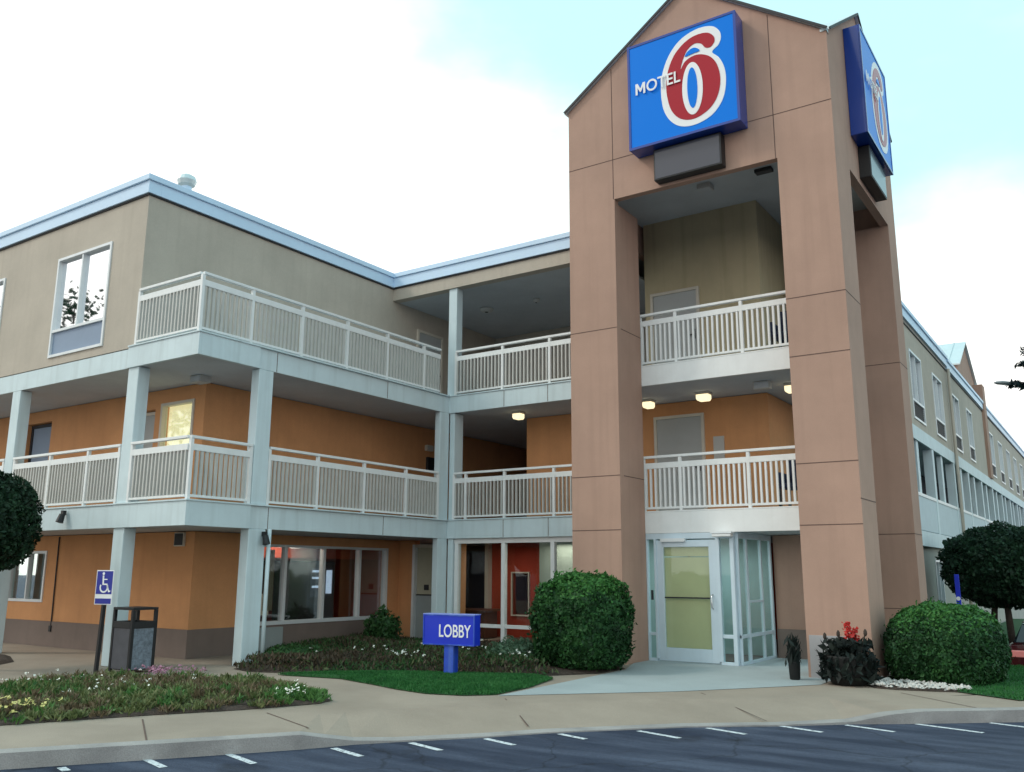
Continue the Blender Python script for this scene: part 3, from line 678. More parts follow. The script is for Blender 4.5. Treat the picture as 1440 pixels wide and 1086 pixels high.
# vestibule
f = MB(); D = PD+.045
f.box(-4.03, -2.38, D-.04, D+.05, 2.12, S2B-.003); f.box(-4.03, -3.86, D-.04, D+.05, 0, .05); f.box(-2.68, -2.38, D-.04, D+.05, 0, .05)
for x0, x1 in ((-4.03, -4.005), (-3.875, -3.83), (-2.71, -2.64), (-2.45, -2.38)): f.box(x0, x1, D-.045, D+.05, .05, 2.12)
f.box(-4.005, -3.875, D-.03, D+.03, .44, .49); f.box(-2.64, -2.45, D-.03, D+.03, .44, .50)
f.box(-2.38, -2.33, D+.05, 2.84, 2.12, S2B-.003); f.box(-2.38, -2.33, D+.05, 2.84, 0, .05); f.box(-2.375, -2.335, D+.05, 2.84, .44, .50)
for y0, y1 in ((1.06, 1.10), (1.46, 1.53), (2.22, 2.27), (2.76, 2.83)): f.box(-2.38, -2.33, y0, y1, .05, 2.12)
f.box(-2.375, -2.335, 1.53, 2.22, 1.02, 1.06)
vs = f.build('vestibule_frame', 'alu_blue', TOW, bevel=.004)
f = MB(); f.box(-4.005, -3.875, D, D+.006, .05, 2.12); f.box(-2.64, -2.45, D, D+.006, .05, 2.12); f.box(-2.358, -2.352, D+.05, 2.74, .05, 2.12); build_each(f, 'pane', 'glass_door', vs)
f = MB(); f.box(-3.965, -3.92, D-.012, D-.004, 1.05, 1.22); f.build('keypad', 'dark', vs)
dd = MB(); dd.box(-3.83, -3.70, D-.03, D+.02, .02, 2.10); dd.box(-2.84, -2.71, D-.03, D+.02, .02, 2.10); dd.box(-3.70, -2.84, D-.03, D+.02, 1.98, 2.10); dd.box(-3.70, -2.84, D-.03, D+.02, .02, .24)
dd = dd.build('lobby_door', 'alu_blue', TOW, bevel=.006)
f = MB(); f.box(-3.70, -2.84, D+.015, D+.02, .24, 1.98); f.build('pane', 'glass_door', dd)
f = MB(); f.box(-3.72, -2.82, D+.06, D+.075, .24, 1.80); f.box(-3.72, -2.82, D+.06, D+.075, 1.815, 1.98); f.build('blind', 'olive', dd)
f = MB(); f.box(-3.72, -2.82, D-.012, D+.01, 1.085, 1.11); f.build('push_bar', 'dark', dd)
f = MB(); f.tube([(-2.79, D-.03, .92), (-2.79, D-.09, .94), (-2.79, D-.09, 1.14), (-2.79, D-.03, 1.16)], .012, 8); f.build('handle', 'chrome', dd, smooth=True)
f = MB(); f.box(-3.72, -3.25, D-.10, D-.035, 2.07, 2.13); f.build('door_closer', 'alu', dd)
f = MB(); f.wall('y', 2.9, -4.0, -2.40, 0, S2B, .1); f.box(-4.06, -4.03, 1.1, 2.9, 0, S2B-.01); f.build('vestibule_back_wall', mat('teal_grey_wall', (.30, .43, .43), .7, .06), TOW)
f = MB(); f.wall('y', YR, -2.30, XR-.06, 0, S2B, .2); f.build('alcove_wall', 'brown', TOW)
f = MB(); f.box(-2.30, XR-.06, YR-.02, YR, 0, .52); f.build('base_band', 'base', TOW)

# ------------------------------------------------------------------ signs on the tower
def smooth_poly(pts, n=6):
    out = []; N = len(pts)
    for i in range(N):
        p0, p1, p2, p3 = [Vector(pts[(i+k-1) % N]) for k in range(4)]
        for j in range(n):
            t = j/n; out.append(.5*((2*p1)+(p2-p0)*t+(2*p0-5*p1+4*p2-p3)*t*t+(3*p1-p0-3*p2+p3)*t**3))
    return [(p.x, p.y) for p in out]
def ell(cx, cy, rx, ry, n=48): return [(cx+rx*math.cos(2*math.pi*k/n), cy+ry*math.sin(2*math.pi*k/n)) for k in range(n)]
SIX_W = [(.80, .305), (.86, .38), (.903, .49), (.912, .62), (.885, .76), (.82, .86), (.73, .92), (.60, .945), (.48, .92), (.39, .845), (.33, .73), (.307, .59), (.31, .44), (.34, .31), (.40, .19), (.49, .095), (.60, .045), (.71, .033), (.81, .058), (.87, .12), (.885, .19), (.86, .255)]
SIX_R = [(.735, .238), (.70, .190), (.64, .170), (.575, .205), (.53, .28), (.503, .375), (.545, .315), (.62, .285), (.70, .295), (.78, .345), (.835, .43), (.862, .55), (.855, .66), (.82, .76), (.76, .83), (.68, .873), (.60, .887), (.52, .87), (.45, .82), (.395, .73), (.365, .60), (.36, .47), (.385, .34), (.44, .225), (.52, .145), (.61, .10), (.70, .092), (.775, .112), (.822, .165), (.825, .215), (.795, .25), (.765, .254)]
MOON = [(.55, .268), (.575, .228), (.625, .208), (.665, .225), (.685, .255), (.62, .262)]
def text_obj(body, size, mname, parent, mw, extrude=.004, bold=.0, sx=1.0):
    c = bpy.data.curves.new('lettering', 'FONT'); c.body = body; c.size = size; c.extrude = extrude; c.offset = bold; c.space_character = 1.0
    t = bpy.data.objects.new('lettering', c); COL.objects.link(t)
    bpy.context.view_layer.update()
    me = bpy.data.meshes.new_from_object(t.evaluated_get(bpy.context.evaluated_depsgraph_get()))
    bpy.data.objects.remove(t); bpy.data.curves.remove(c)
    xs = [v.co.x for v in me.vertices]; ys = [v.co.y for v in me.vertices]
    w, h = max(xs)-min(xs), max(ys)-min(ys); x0, y0 = min(xs), min(ys)
    for v in me.vertices: v.co = Vector(((v.co.x-x0)/w, (v.co.y-y0)/h, v.co.z))
    me.materials.clear(); me.materials.append(M[mname])
    o = bpy.data.objects.new('lettering', me); COL.objects.link(o); o.parent = parent; o.matrix_local = mw
    return o
def six_sign(label, loc, rz, size=2.10, depth=.35):
    """local frame: x right, z up, front face towards -y; origin at the top left back corner of the cabinet"""
    t = thing('roadside_sign', label, 'sign', loc, None, rz)
    t.name = 'wall_sign'
    W = size
    b = MB(); b.box(0, W, -depth, 0, -W, 0); b.build('sign_cabinet', 'sign_rim', t, bevel=.012, local=True)
    b = MB(); r = .045
    b.box(0, W, -depth-.022, -depth-.001, -r, 0); b.box(0, W, -depth-.022, -depth-.001, -W, -W+r); b.box(0, r, -depth-.022, -depth-.001, -W+r, -r); b.box(W-r, W, -depth-.022, -depth-.001, -W+r, -r)
    b.build('sign_rim', 'sign_rim', t, local=True)
    b = MB(); b.box(r, W-r, -depth-.012, -depth-.001, -W+r, -r); b.build('sign_face', 'sign_blue', t, local=True)
    F = W-2*r; P = lambda q: (r+q[0]*F, -r-q[1]*F); y = -depth-.012
    def lay(pts, m, k, nm):
        b = MB(); b.prism([P(q) for q in pts], 'y', y-.006*(k+1), y-.006*k-.0005); return b.build(nm, m, t, local=True)
    lay(smooth_poly(SIX_W), 'sign_white', 0, 'numeral_outline')
    s = lay(smooth_poly(SIX_R), 'sign_red', 1, 'numeral')
    lay(ell(.607, .595, .096, .252), 'sign_white', 2, 'numeral_ring'); lay(ell(.607, .59, .047, .195), 'sign_blue', 3, 'numeral_counter')
    lay(smooth_poly(MOON), 'sign_blue', 2, 'numeral_eye')
    # MOTEL lettering across the left of the numeral, white with a dark shadow edge
    def mt(u0, u1, v0, v1, yy):
        a = P((u0, v1)); c = P((u1, v0))
        return Matrix(((c[0]-a[0], 0, 0, a[0]), (0, 0, -1, yy), (0, c[1]-a[1], 0, a[1]), (0, 0, 0, 1)))
    text_obj('OTEL', 1, 'sign_white', t, mt(.172, .50, .385, .50, y-.0345), bold=.012)
    em = [(0, 0), (0, 1), (.24, 1), (.5, .52), (.76, 1), (1, 1), (1, 0), (.79, 0), (.79, .64), (.56, .22), (.44, .22), (.21, .64), (.21, 0)]
    lay([(.06+.097*a, .498-.111*b_) for a, b_ in em], 'sign_white', 4, 'lettering')
    return t
six_sign('blue square sign with red and white numeral on the front gable of the tower', (-3.515, 0.0, 11.18), 0)
six_sign('blue square sign on the side gable of the tower, seen almost edge on', (0.0, 1.25, 11.18), R(90), depth=.27)
def blank(label, loc, rz):
    t = thing('panel_sign', label, 'sign', loc, None, rz)
    b = MB(); b.box(0, 1.28, -.2, 0, -.60, 0); b.build('sign_cabinet', 'black', t, bevel=.01, local=True)
    b = MB(); b.box(.03, 1.25, -.206, -.2005, -.57, -.03); b.build('sign_face', 'sign_dark', t, local=True)
blank('blank dark panel sign below the front numeral sign', (-3.12, 0, 9.06), 0)
blank('blank dark panel sign below the side numeral sign', (0, 1.72, 9.06), R(90))

# ------------------------------------------------------------------ SIDE WING
WING = thing('motel_wing', 'long three storey motel wing running back behind the tower with grey walls and white parapets', 'building', (-4, 25, 0))
Y0, Y1 = TB+.004, 75
wins = [(11.1, 12.8), (14.6, 16.3), (18.1, 19.8), (21.6, 23.0), (28.0, 29.6), (31.4, 33.0), (34.8, 36.4), (38.2, 39.8), (41.6, 43.2), (45, 46.6), (48.4, 50), (51.8, 53.4)]
f = MB(); f.wall('x', XW, Y0, Y1, S3T-.02, ZF+.1, -.22, [(a, b, 5.56, 7.46) for a, b in wins]); f.build('upper_wall', 'beige', WING)
for a, b in wins: window(WING, 'x', XW, a, b, 5.56, 7.46, 1, mull=[a+(b-a)*.5], grille=6.08, glass='glass', gm='dark', fw=.06, cur_span=(0, .55))
f = MB(); f.box(XW-.2, XW+.06, Y0, 17.6, ZF, ZR-.1); f.box(XW-.2, XW+.06, 17.62, 27.4, ZF-.06, ZR-.16); f.box(XW-.2, XW+.06, 27.45, Y1, ZF-.1, ZR-.2); f.build('roof_fascia', 'fascia', WING)
f = MB(); f.box(XW-.24, XW+.10, Y0, 17.6, ZR-.098, ZR); f.box(XW-.24, XW+.10, 17.62, 27.4, ZR-.158, ZR-.06); f.box(XW-.24, XW+.10, 27.45, Y1, ZR-.198, ZR-.10); f.build('roof_coping', 'fascia', WING)
f = MB(); f.box(XW-.1, XW+.03, Y0, Y1, ZF-.14, ZF-.11); f.build('eave_shadow_strip', 'dark', WING)  # shadow line under the wing fascia, put in as a dark strip
f = MB(); f.box(-12, XW-.02, TB+.01, Y1, ZR-.3, ZR-.2); f.build('roof', 'roof', WING)
for zb, zt in ((S2B, S2T), (S3B, S3T)):
    f = MB(); f.box(-4, XW-.03, TB+2.2, Y1, zb+.012, zt-.004); f.build('floor_slab', 'soffit', WING)
    f = MB(); f.box(XW-.03, XW+.03, Y0, Y1, zb, zt); f.build('slab_fascia', 'white', WING)
ys = [9.6, 13.45, 17.3, 20.5, 24, 27.4, 30.8, 34.2, 37.6, 41, 44.4, 47.8, 51.2]
for y in ys:
    c = MB(); c.box(XW-.22, XW+.02, y-.14, y+.14, S2T, S3B); c.build('column', 'white', WING)
for y in ys[:-1]:
    c = MB(); ym_ = y+1.72; c.box(XW-.14, XW-.02, ym_-.15, ym_+.15, 3.58, S3B); c.build('screen_panel', 'white', WING)
for a, b in zip(ys, ys[1:]):
    c = MB(); c.box(XW-.05, XW+.01, a+.14, b-.14, S2T+.02, 3.50); c.build('parapet_panel', mat('pale_parapet', (.50, .60, .64), .6, .05) if 'pp' not in M else M['pp'], WING)
    M.setdefault('pp', bpy.data.materials['pale_parapet'])
    c = MB(); c.box(XW-.07, XW+.03, a+.14, b-.14, 3.50, 3.58); c.build('parapet_rail', 'rail', WING)
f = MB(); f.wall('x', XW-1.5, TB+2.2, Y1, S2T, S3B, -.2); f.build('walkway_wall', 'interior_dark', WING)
gw = [(12.9, 14.0), (19.5, 21), (25, 26.5), (34, 35.5)]
f = MB(); f.wall('x', XW-.1, TB+.2, Y1, -1, S2B, -.2, [(a, b, .6, 1.9) for a, b in gw]); f.build('ground_wall', mat('pale_wall', (.42, .41, .37), .85, .07, 1.5, .2), WING)
for a, b in gw: window(WING, 'x', XW-.1, a, b, .6, 1.9, 1, mull=[(a+b)/2], glass='glass', curtain=None)
# projecting gable on the wing
f = MB(); GX = XW-.03; ga, gb, ge, gp = 22.7, 27.38, 9.35, 10.65
f.prism([(ga, 5.3), (gb, 5.3), (gb, ge), ((ga+gb)/2, gp), (ga, ge)], 'x', -6, GX) if False else None
f.prism([(ga, ZR-.2), (gb, ZR-.2), (gb, ge), ((ga+gb)/2, gp), (ga, ge)], 'x', -5.5, XW-.25); f.build('gable', 'brown', WING)
f = MB(); f.box(XW-.26, XW+.11, 26.6, gb-.02, S3T, ge-.15); f.build('gable_pier', 'brown', WING)
f = MB(); gm = (ga+gb)/2; gs = (gp-ge)/(gm-ga)
f.prism([(ga-.1, ge-gs*.1), (gm, gp), (gb+.1, ge-gs*.1), (gb+.1, ge-gs*.1+.06), (gm, gp+.06), (ga-.1, ge-gs*.1+.06)], 'x', -5.6, XW-.15)
for x in (-1.6, -2.3, -3.0, -3.7): f.bar((x, ga-.1, ge-gs*.1+.07), (x, gm, gp+.07), .03, .04)
f.build('gable_roof', 'metalroof', WING)
f = MB(); f.tube([(XW+.09, 17.5, -.9), (XW+.09, 17.5, ZF-.1)], .05, 8); f.build('downpipe', 'beige', WING, smooth=True)

# ------------------------------------------------------------------ fixtures: lamps, vents, boxes (each a thing of its own)
def ceiling_lamp(label, x, y, zc, m='lamp', w=.20, group=None):
    t = thing('ceiling_lamp', label, 'lamp', (x, y, zc), group)
    b = MB(); b.box(x-w*.55, x+w*.55, y-.11, y+.11, zc-.05, zc-.001); b.build('base_plate', 'cream', t, bevel=.006)
    b = MB(); b.prism([(x-w/2, zc-.05), (x+w/2, zc-.05), (x+w/2, zc-.13), (x+w*.38, zc-.17), (x-w*.38, zc-.17), (x-w/2, zc-.13)], 'y', y-.1, y+.1); b.build('lens', m, t, bevel=.015)
    return t
zc2 = S3B+.012
ceiling_lamp('lit lamp on the ceiling of the second floor courtyard balcony, left of the tower', -7.55, 2.05, zc2)
ceiling_lamp('lit square lamp in the middle of the ceiling over the tower balcony', -3.30, 2.2, zc2, w=.25)
ceiling_lamp('lit lamp half hidden behind the left tower pillar on the second floor', -4.55, 2.35, zc2)
ceiling_lamp('lit lamp half hidden behind the right tower pillar on the second floor', -1.62, 2.3, zc2)
def tube_lamp(label, x0, x1, y, z, m='lamp_cool'):
    t = thing('tube_lamp', label, 'lamp', ((x0+x1)/2, y, z))
    b = MB(); b.box(x0, x1, y-.08, y+.08, z-.03, z-.001); b.build('base_plate', 'alu', t)
    b = MB(); b.box(x0+.02, x1-.02, y-.07, y+.07, z-.085, z-.031); b.build('lens', m, t, bevel=.015)
tube_lamp('left of two lit strip lamps on the lobby ceiling behind the glass', -8.2, -7.5, 2.2, S2B+.012)
tube_lamp('right of two lit strip lamps on the lobby ceiling behind the glass', -6.75, -6.0, 1.9, S2B+.012)
tube_lamp('small unlit strip lamp above the frosted lobby door', -2.72, -2.34, PD-.10, S2B+.0, 'rail')
def box_thing(name, label, cat, x0, x1, y0, y1, z0, z1, body, face, ax='y'):
    t = thing(name, label, cat, ((x0+x1)/2, (y0+y1)/2, z0))
    b = MB(); b.box(x0, x1, y0, y1, z0, z1); b.build('housing', body, t, bevel=.008)
    b = MB(); q = .02
    if ax == 'y': b.box(x0+q, x1-q, y0-.006, y0-.0005, z0+q, z1-q)
    elif ax == 'x': b.box(x1+.0005, x1+.006, y0+q, y1-q, z0+q, z1-q)
    else: b.box(x0+q, x1-q, y0+q, y1-q, z0-.006, z0-.0005)
    b.build('face_plate', face, t)
box_thing('emergency_light', 'unlit grey emergency light under the third floor slab inside the tower', 'lamp', -2.15, -1.85, 1.75, 1.90, zc2-.15, zc2-.002, 'pvc', 'soffit')
box_thing('ceiling_light', 'unlit square light on the top ceiling of the tower', 'lamp', -2.98, -2.72, 1.48, 1.72, 8.90, 8.998, 'pvc', 'soffit', 'z')
box_thing('ceiling_spotlight', 'small dark fixture on the tower ceiling near the right pillar', 'lamp', -1.82, -1.5, 1.45, 1.62, 8.93, 8.998, 'dark', 'sign_dark', 'z')
box_thing('wall_vent', 'small louvred wall vent below the soffit on the ground floor orange wall', 'vent', -11.24, -10.96, YW-.05, YW-.001, 1.96, 2.21, 'cream', 'dark')
box_thing('wall_pack_light', 'grey box light under the balcony ceiling at the corner of the block', 'lamp', -10.52, -10.22, -4.25, -4.02, zc2-.13, zc2-.002, 'pvc', 'soffit')  # wall-pack light fixed below the soffit
box_thing('alarm_box', 'dark alarm box on the second floor orange wall near the courtyard corner', 'box', XC+.001, XC+.07, 2.72, 3.05, 3.95, 4.27, 'dark', 'black', 'x')
box_thing('bulkhead_light', 'small cream light on the orange wall above the dark alarm box', 'lamp', XC+.001, XC+.09, 2.66, 2.9, 4.42, 4.56, 'cream', 'pvc', 'x')
def dome(label, x, y, r):
    t = thing('smoke_detector', label, 'detector', (x, y, ZS)); b = MB(); b.lathe((x, y, ZS-.085), [(r*.3, 0), (r*.75, .015), (r*.95, .045), (r, .086)], 20); b.build('housing', 'pvc', t, smooth=True)
    b = MB(); b.lathe((x, y, ZS-.098), [(r*.15, 0), (r*.28, .012)], 12); b.build('sensor', 'dark', t)
dome('larger round fixture on the grey top balcony ceiling', -9.2, 3.1, .17); dome('smaller round detector on the grey top balcony ceiling beside the tower', -7.75, 3.1, .09)
def flood(label, p, d):
    t = thing('floodlight', label, 'lamp', p); p = Vector(p); d = Vector(d)
    b = MB(); b.box(p.x-.04, p.x+.04, p.y-.03, p.y+.03, p.z+.04, p.z+.12); b.build('bracket', 'black', t)
    b = MB(); b.tube([p+d*.02+Vector((0, 0, .05)), p+d*.06+Vector((0, 0, -.09))], [.05, .065], 12); b.build('lamp_head', 'black', t, smooth=False)
flood('small black floodlight under the railing on the left slab edge', (-12.32, YC-.06, 2.44), (0, -1, 0))
flood('small black floodlight at the head of the balcony column', (XB+.08, -3.74, 2.06), (1, 0, 0))
# conduit on the orange wall
c = MB(); c.tube([(-15.13, YW-.02, 2.2), (-15.10, YW-.02, .35)], .014, 8); c.box(-15.14, -15.06, YW-.045, YW-.024, .30, .42)
tag(c.build('conduit', 'black'), 'thin dark conduit running down the ground floor orange wall', 'conduit')
# roof turbine vent
t = thing('roof_vent', 'round metal turbine vent standing on the left roof edge', 'vent', (-12.2, -3.5, ZR-.02))
b = MB(); b.lathe((-12.2, -3.5, ZR-.03), [(.11, 0), (.11, .86)], 16); b.build('vent_pipe', 'fascia', t)
b = MB(); b.lathe((-12.2, -3.5, ZR+.80), [(.08, 0), (.17, .06), (.20, .15), (.17, .24), (.07, .30)], 14); b.build('vent_head', 'metalroof', t)
# dark cabinets on the tower balconies
def cab(label, z):
    t = thing('balcony_chair', label, 'chair', (-1.35, 1.9, z))
    x0, x1, y0, y1 = -1.72, -1.1, 1.5, 2.1
    b = MB(); b.box(x0, x1, y0, y1, z+.38, z+.46); b.build('seat', M['navy'], t, bevel=.02)
    b = MB(); b.box(x0, x1, y1-.08, y1, z+.46, z+.98); b.build('backrest', M['navy'], t, bevel=.03)
    for x in (x0, x1-.07):
        b = MB(); b.box(x, x+.07, y0, y1-.08, z+.462, z+.66); b.build('armrest', M['navy'], t, bevel=.02)
        for y in (y0, y1-.06): b = MB(); b.box(x, x+.05, y, y+.05, z, z+.38); b.build('leg', 'black', t)
M['navy'] = mat('navy_fabric', (.012, .018, .05), .7, .15, 6)
cab('dark navy chair behind the third floor tower railing', S3T+.001); cab('dark navy chair behind the second floor tower railing', S2T+.001)

# ------------------------------------------------------------------ shop interior
t = thing('vending_machine', 'vending machine with lit white front seen through the shop window', 'machine', (-12.6, .9, .02))
b = MB(); b.box(-13.0, -12.25, .5, 1.35, .02, 1.75); b.build('machine_body', 'interior_dark', t, bevel=.02)
b = MB(); b.box(-12.248, -12.24, .58, 1.28, .95, 1.6); b.build('display', mat('vend_display', (.1, .12, .18), .3, .5, 14), t)
b = MB(); b.box(-12.24, -12.232, 1.06, 1.24, 1.02, 1.55)
for z in (1.15, 1.35, 1.5): b.box(-12.24, -12.232, .62, 1.0, z, z+.05)
b.build('lit_panel', 'screen', t)
for i, (y, c_) in enumerate(((-.9, 'interior_red'), (-.2, 'cream'), (.2, 'interior_red'))):
    pass
def cabinet(label, x0, x1, y0, y1, z1, m):
    t = thing('tall_cabinet', label, 'cabinet', ((x0+x1)/2, (y0+y1)/2, .02)); b = MB(); b.box(x0, x1, y0, y1, .02, z1); b.build('carcass', m, t, bevel=.01)
    for k in range(3): b = MB(); z = .1+(z1-.1)/3*k; b.box(x1+.001, x1+.015, y0+.03, y1-.03, z, z+(z1-.1)/3-.04); b.build('drawer_front', m, t)
cabinet('dark blue tall cabinet inside the shop window', -14.2, -13.6, -1.4, -.35, 1.7, mat('navy_cabinet', (.03, .035, .06), .5, .1))
cabinet('maroon tall cabinet inside the shop window', -13.8, -13.2, -.2, .35, 1.6, mat('maroon_cabinet', (.13, .02, .03), .5, .1))
def drape(label, y0, y1, x):
    b = MB(); n_ = 24; pts = [(x+.035*math.sin(i*1.9), y0+(y1-y0)*i/n_) for i in range(n_+1)]
    for p, q in zip(pts, pts[1:]): b.add([(p[0], p[1], .75), (q[0], q[1], .75), (q[0], q[1], 1.95), (p[0], p[1], 1.95)], [(0, 1, 2, 3)])
    return b, label
for lb, y0, y1, x in (('tan drape hanging at the left end of the shop window', -2.15, -1.85, -11.2), ('second tan drape beside the first mullion of the shop window', -1.72, -1.5, -11.15)):
    b, l = drape(lb, y0, y1, x); tag(b.build('drape', mat('tan_drape', (.30, .26, .18), .9, .1), smooth=True), l, 'curtain')
t = thing('side_chair', 'pale backed chair standing inside the shop window', 'chair', (-11.9, -.9, .02))
b = MB(); b.box(-12.15, -11.7, -1.12, -.68, .42, .47); b.build('seat', 'cream', t); b = MB(); b.box(-12.18, -12.15, -1.12, -.68, .6, 1.05); b.build('backrest', 'cream', t, bevel=.01)
for x in (-12.15, -11.74):
    for y in (-1.12, -.72): b = MB(); b.box(x, x+.04, y, y+.04, .02, .42); b.build('leg', 'black', t)

# lit fixtures inside the shop and the lobby
tube_lamp('lit strip lamp on the shop ceiling just inside the window', -11.5, -11.0, -1.35, S2B+.012)
def indoor(x, y, z, e, sz, col=(1, .9, .75)):
    l = bpy.data.lights.new('ceiling_lamp_light', 'AREA'); l.energy = e; l.size = sz; l.color = col
    o = bpy.data.objects.new('ceiling_lamp_light', l); COL.objects.link(o); o.location = (x, y, z)
indoor(-11.25, -1.0, 2.14, 9, .4); indoor(-8.7, 2.9, 2.12, 13, .6); indoor(-6.7, 2.3, 2.12, 10, .6); indoor(-3.2, 1.9, 2.12, 16, .4, (.85, .95, 1))

# ------------------------------------------------------------------ street furniture
# accessible parking sign
t = thing('parking_sign', 'blue and white wheelchair parking sign on a black post in the flower bed', 'sign', (-9.72, -6.02, 0))
x, y = -9.72, -6.02
b = MB(); b.bar((x-.03, y, 0), (x+.04, y, 1.52), .05, .05); b.build('post', 'black', t)
sx, sz0, sz1 = .165, 1.02, 1.53; yy = y-.03
# sign plate turned slightly towards the lot
pl = thing('sign_plate_pivot', None, None, (0, 0, 0)); bpy.data.objects.remove(pl)
def signbox(b, u0, u1, v0, v1, k, th=.004):
    a = R(14); cx, cy = x+.035, yy
    P = lambda u, d: (cx+u*math.cos(a)-d*math.sin(a)*-1, cy+u*math.sin(a)+d*math.cos(a)*-1)
    d0, d1 = k*.0045, k*.0045+th
    q = [P(u0, d0), P(u1, d0), P(u1, d1), P(u0, d1)]
    vs = [(p[0], p[1], v0) for p in q]+[(p[0], p[1], v1) for p in q]
    b.add(vs, [(0, 1, 2, 3), (7, 6, 5, 4), (0, 4, 5, 1), (1, 5, 6, 2), (2, 6, 7, 3), (3, 7, 4, 0)])
def signpoly(b, pts, k, th=.0035):
    a = R(14); cx, cy = x+.035, yy
    P = lambda u, d: (cx+u*math.cos(a)+d*math.sin(a), cy+u*math.sin(a)-d*math.cos(a))
    n_ = len(pts); vs = [(*P(u, k*.0045), v) for u, v in pts]+[(*P(u, k*.0045+th), v) for u, v in pts]
    b.add(vs, [tuple(range(n_)), tuple(range(2*n_-1, n_-1, -1))]+[(i, (i+1) % n_, n_+(i+1) % n_, n_+i) for i in range(n_)])
b = MB(); signbox(b, -sx, sx, sz0, sz1, 0); b.build('sign_plate', 'sign_white', t)
M['hc_blue'] = mat('sign_navy', (.02, .03, .30), .3, .0)
b = MB(); signbox(b, -sx+.015, sx-.015, 1.175, sz1-.015, 1); signbox(b, -sx+.015, sx-.015, sz0+.012, sz0+.09, 1); b.build('sign_field', 'hc_blue', t)
b = MB()
ring = [(.0+.082*math.cos(q), 1.275+.082*math.sin(q)) for q in [R(150+i*15) for i in range(17)]]
rin = [(.0+.058*math.cos(q), 1.275+.058*math.sin(q)) for q in [R(150+i*15) for i in range(17)]][::-1]
for i in range(16): signpoly(b, [ring[i], ring[i+1], rin[15-i], rin[16-i]], 2)
signpoly(b, [(-.025+.022*math.cos(q), 1.478+.022*math.sin(q)) for q in [R(30*i) for i in range(12)]], 2)
signpoly(b, [(-.040, 1.45), (-.012, 1.45), (-.006, 1.33), (.062, 1.33), (.062, 1.31), (-.032, 1.31)], 2)
signpoly(b, [(.045, 1.31), (.066, 1.318), (.105, 1.225), (.125, 1.232), (.13, 1.212), (.092, 1.20)], 2)
signpoly(b, [(-.010, 1.40), (.055, 1.40), (.055, 1.385), (-.010, 1.385)], 2)
b.build('wheelchair_symbol', 'sign_white', t)
# litter bin
bx0, bx1, by0, by1 = -9.92, -9.40, -5.72, -5.28
t = thing('litter_bin', 'square black litter bin with grey side panels and open canopy', 'bin', ((bx0+bx1)/2, (by0+by1)/2, 0))
b = MB(); p = .05; H = .93
for X_ in (bx0, bx1-p):
    for Y_ in (by0, by1-p): b.box(X_, X_+p, Y_, Y_+p, 0, H)
b.box(bx0+.0, bx1, by0, by1, H+.001, H+.04); b.box(bx0+p, bx1-p, by0, by0+p, .66, .76); b.box(bx1-p, bx1, by0+p, by1-p, .66, .76); b.box(bx0, bx0+p, by0+p, by1-p, .66, .76); b.box(bx0+p, bx1-p, by1-p, by1, .66, .76)
b.box(bx0+p, bx1-p, by0+p, by1-p, .04, .08)
b.build('bin_frame', 'black', t, bevel=.006)
M['bin_grey'] = mat('bin_panel_grey', (.10, .10, .115), .6, .15, 6); M['bin_stone'] = mat('bin_panel_stone', (.16, .19, .23), .8, .4, 22, .5, 60)
b = MB(); b.box(bx0+p, bx1-p, by0+.012, by0+.03, .06, .66); b.build('side_panel', 'bin_grey', t)
b = MB(); b.box(bx1-.03, bx1-.012, by0+p, by1-p, .06, .66); b.build('side_panel', 'bin_stone', t)
b = MB(); b.box(bx0+.012, bx0+.03, by0+p, by1-p, .06, .66); b.box(bx0+p, bx1-p, by1-.03, by1-.012, .06, .66); b.build('side_panel', 'bin_grey', t)
# lobby sign
lx, ly = -5.30, -3.12
t = thing('lobby_sign', 'royal blue board sign with white lettering on a square post in the lawn', 'sign', (lx, ly, 0), rz=R(8))
b = MB(); b.box(-.44, .44, -.09, .09, .46, .90); b.build('sign_board', 'royal', t, bevel=.006, local=True)
b = MB()
for z0_, z1_, x0_, x1_ in ((.46, .478, -.44, .44), (.882, .90, -.44, .44), (.478, .882, -.44, -.422), (.478, .882, .422, .44)): b.box(x0_, x1_, -.098, -.0905, z0_, z1_)
b.build('board_lip', 'royal_post', t, local=True)
b = MB(); b.box(-.08, .08, -.075, .075, -.02, .46); b.build('post', 'royal_post', t, bevel=.006, local=True)
b = MB(); b.box(-.445, .445, -.10, .10, .90, .912); b.build('top_cap', mat('sign_cap', (.25, .33, .75), .4, .05), t, local=True)
text_obj('LOBBY', 1, 'sign_white', t, Matrix(((.54, 0, 0, -.16), (0, 0, -1, -.092), (0, .185, 0, .575), (0, 0, 0, 1))), extrude=.004, bold=.010)

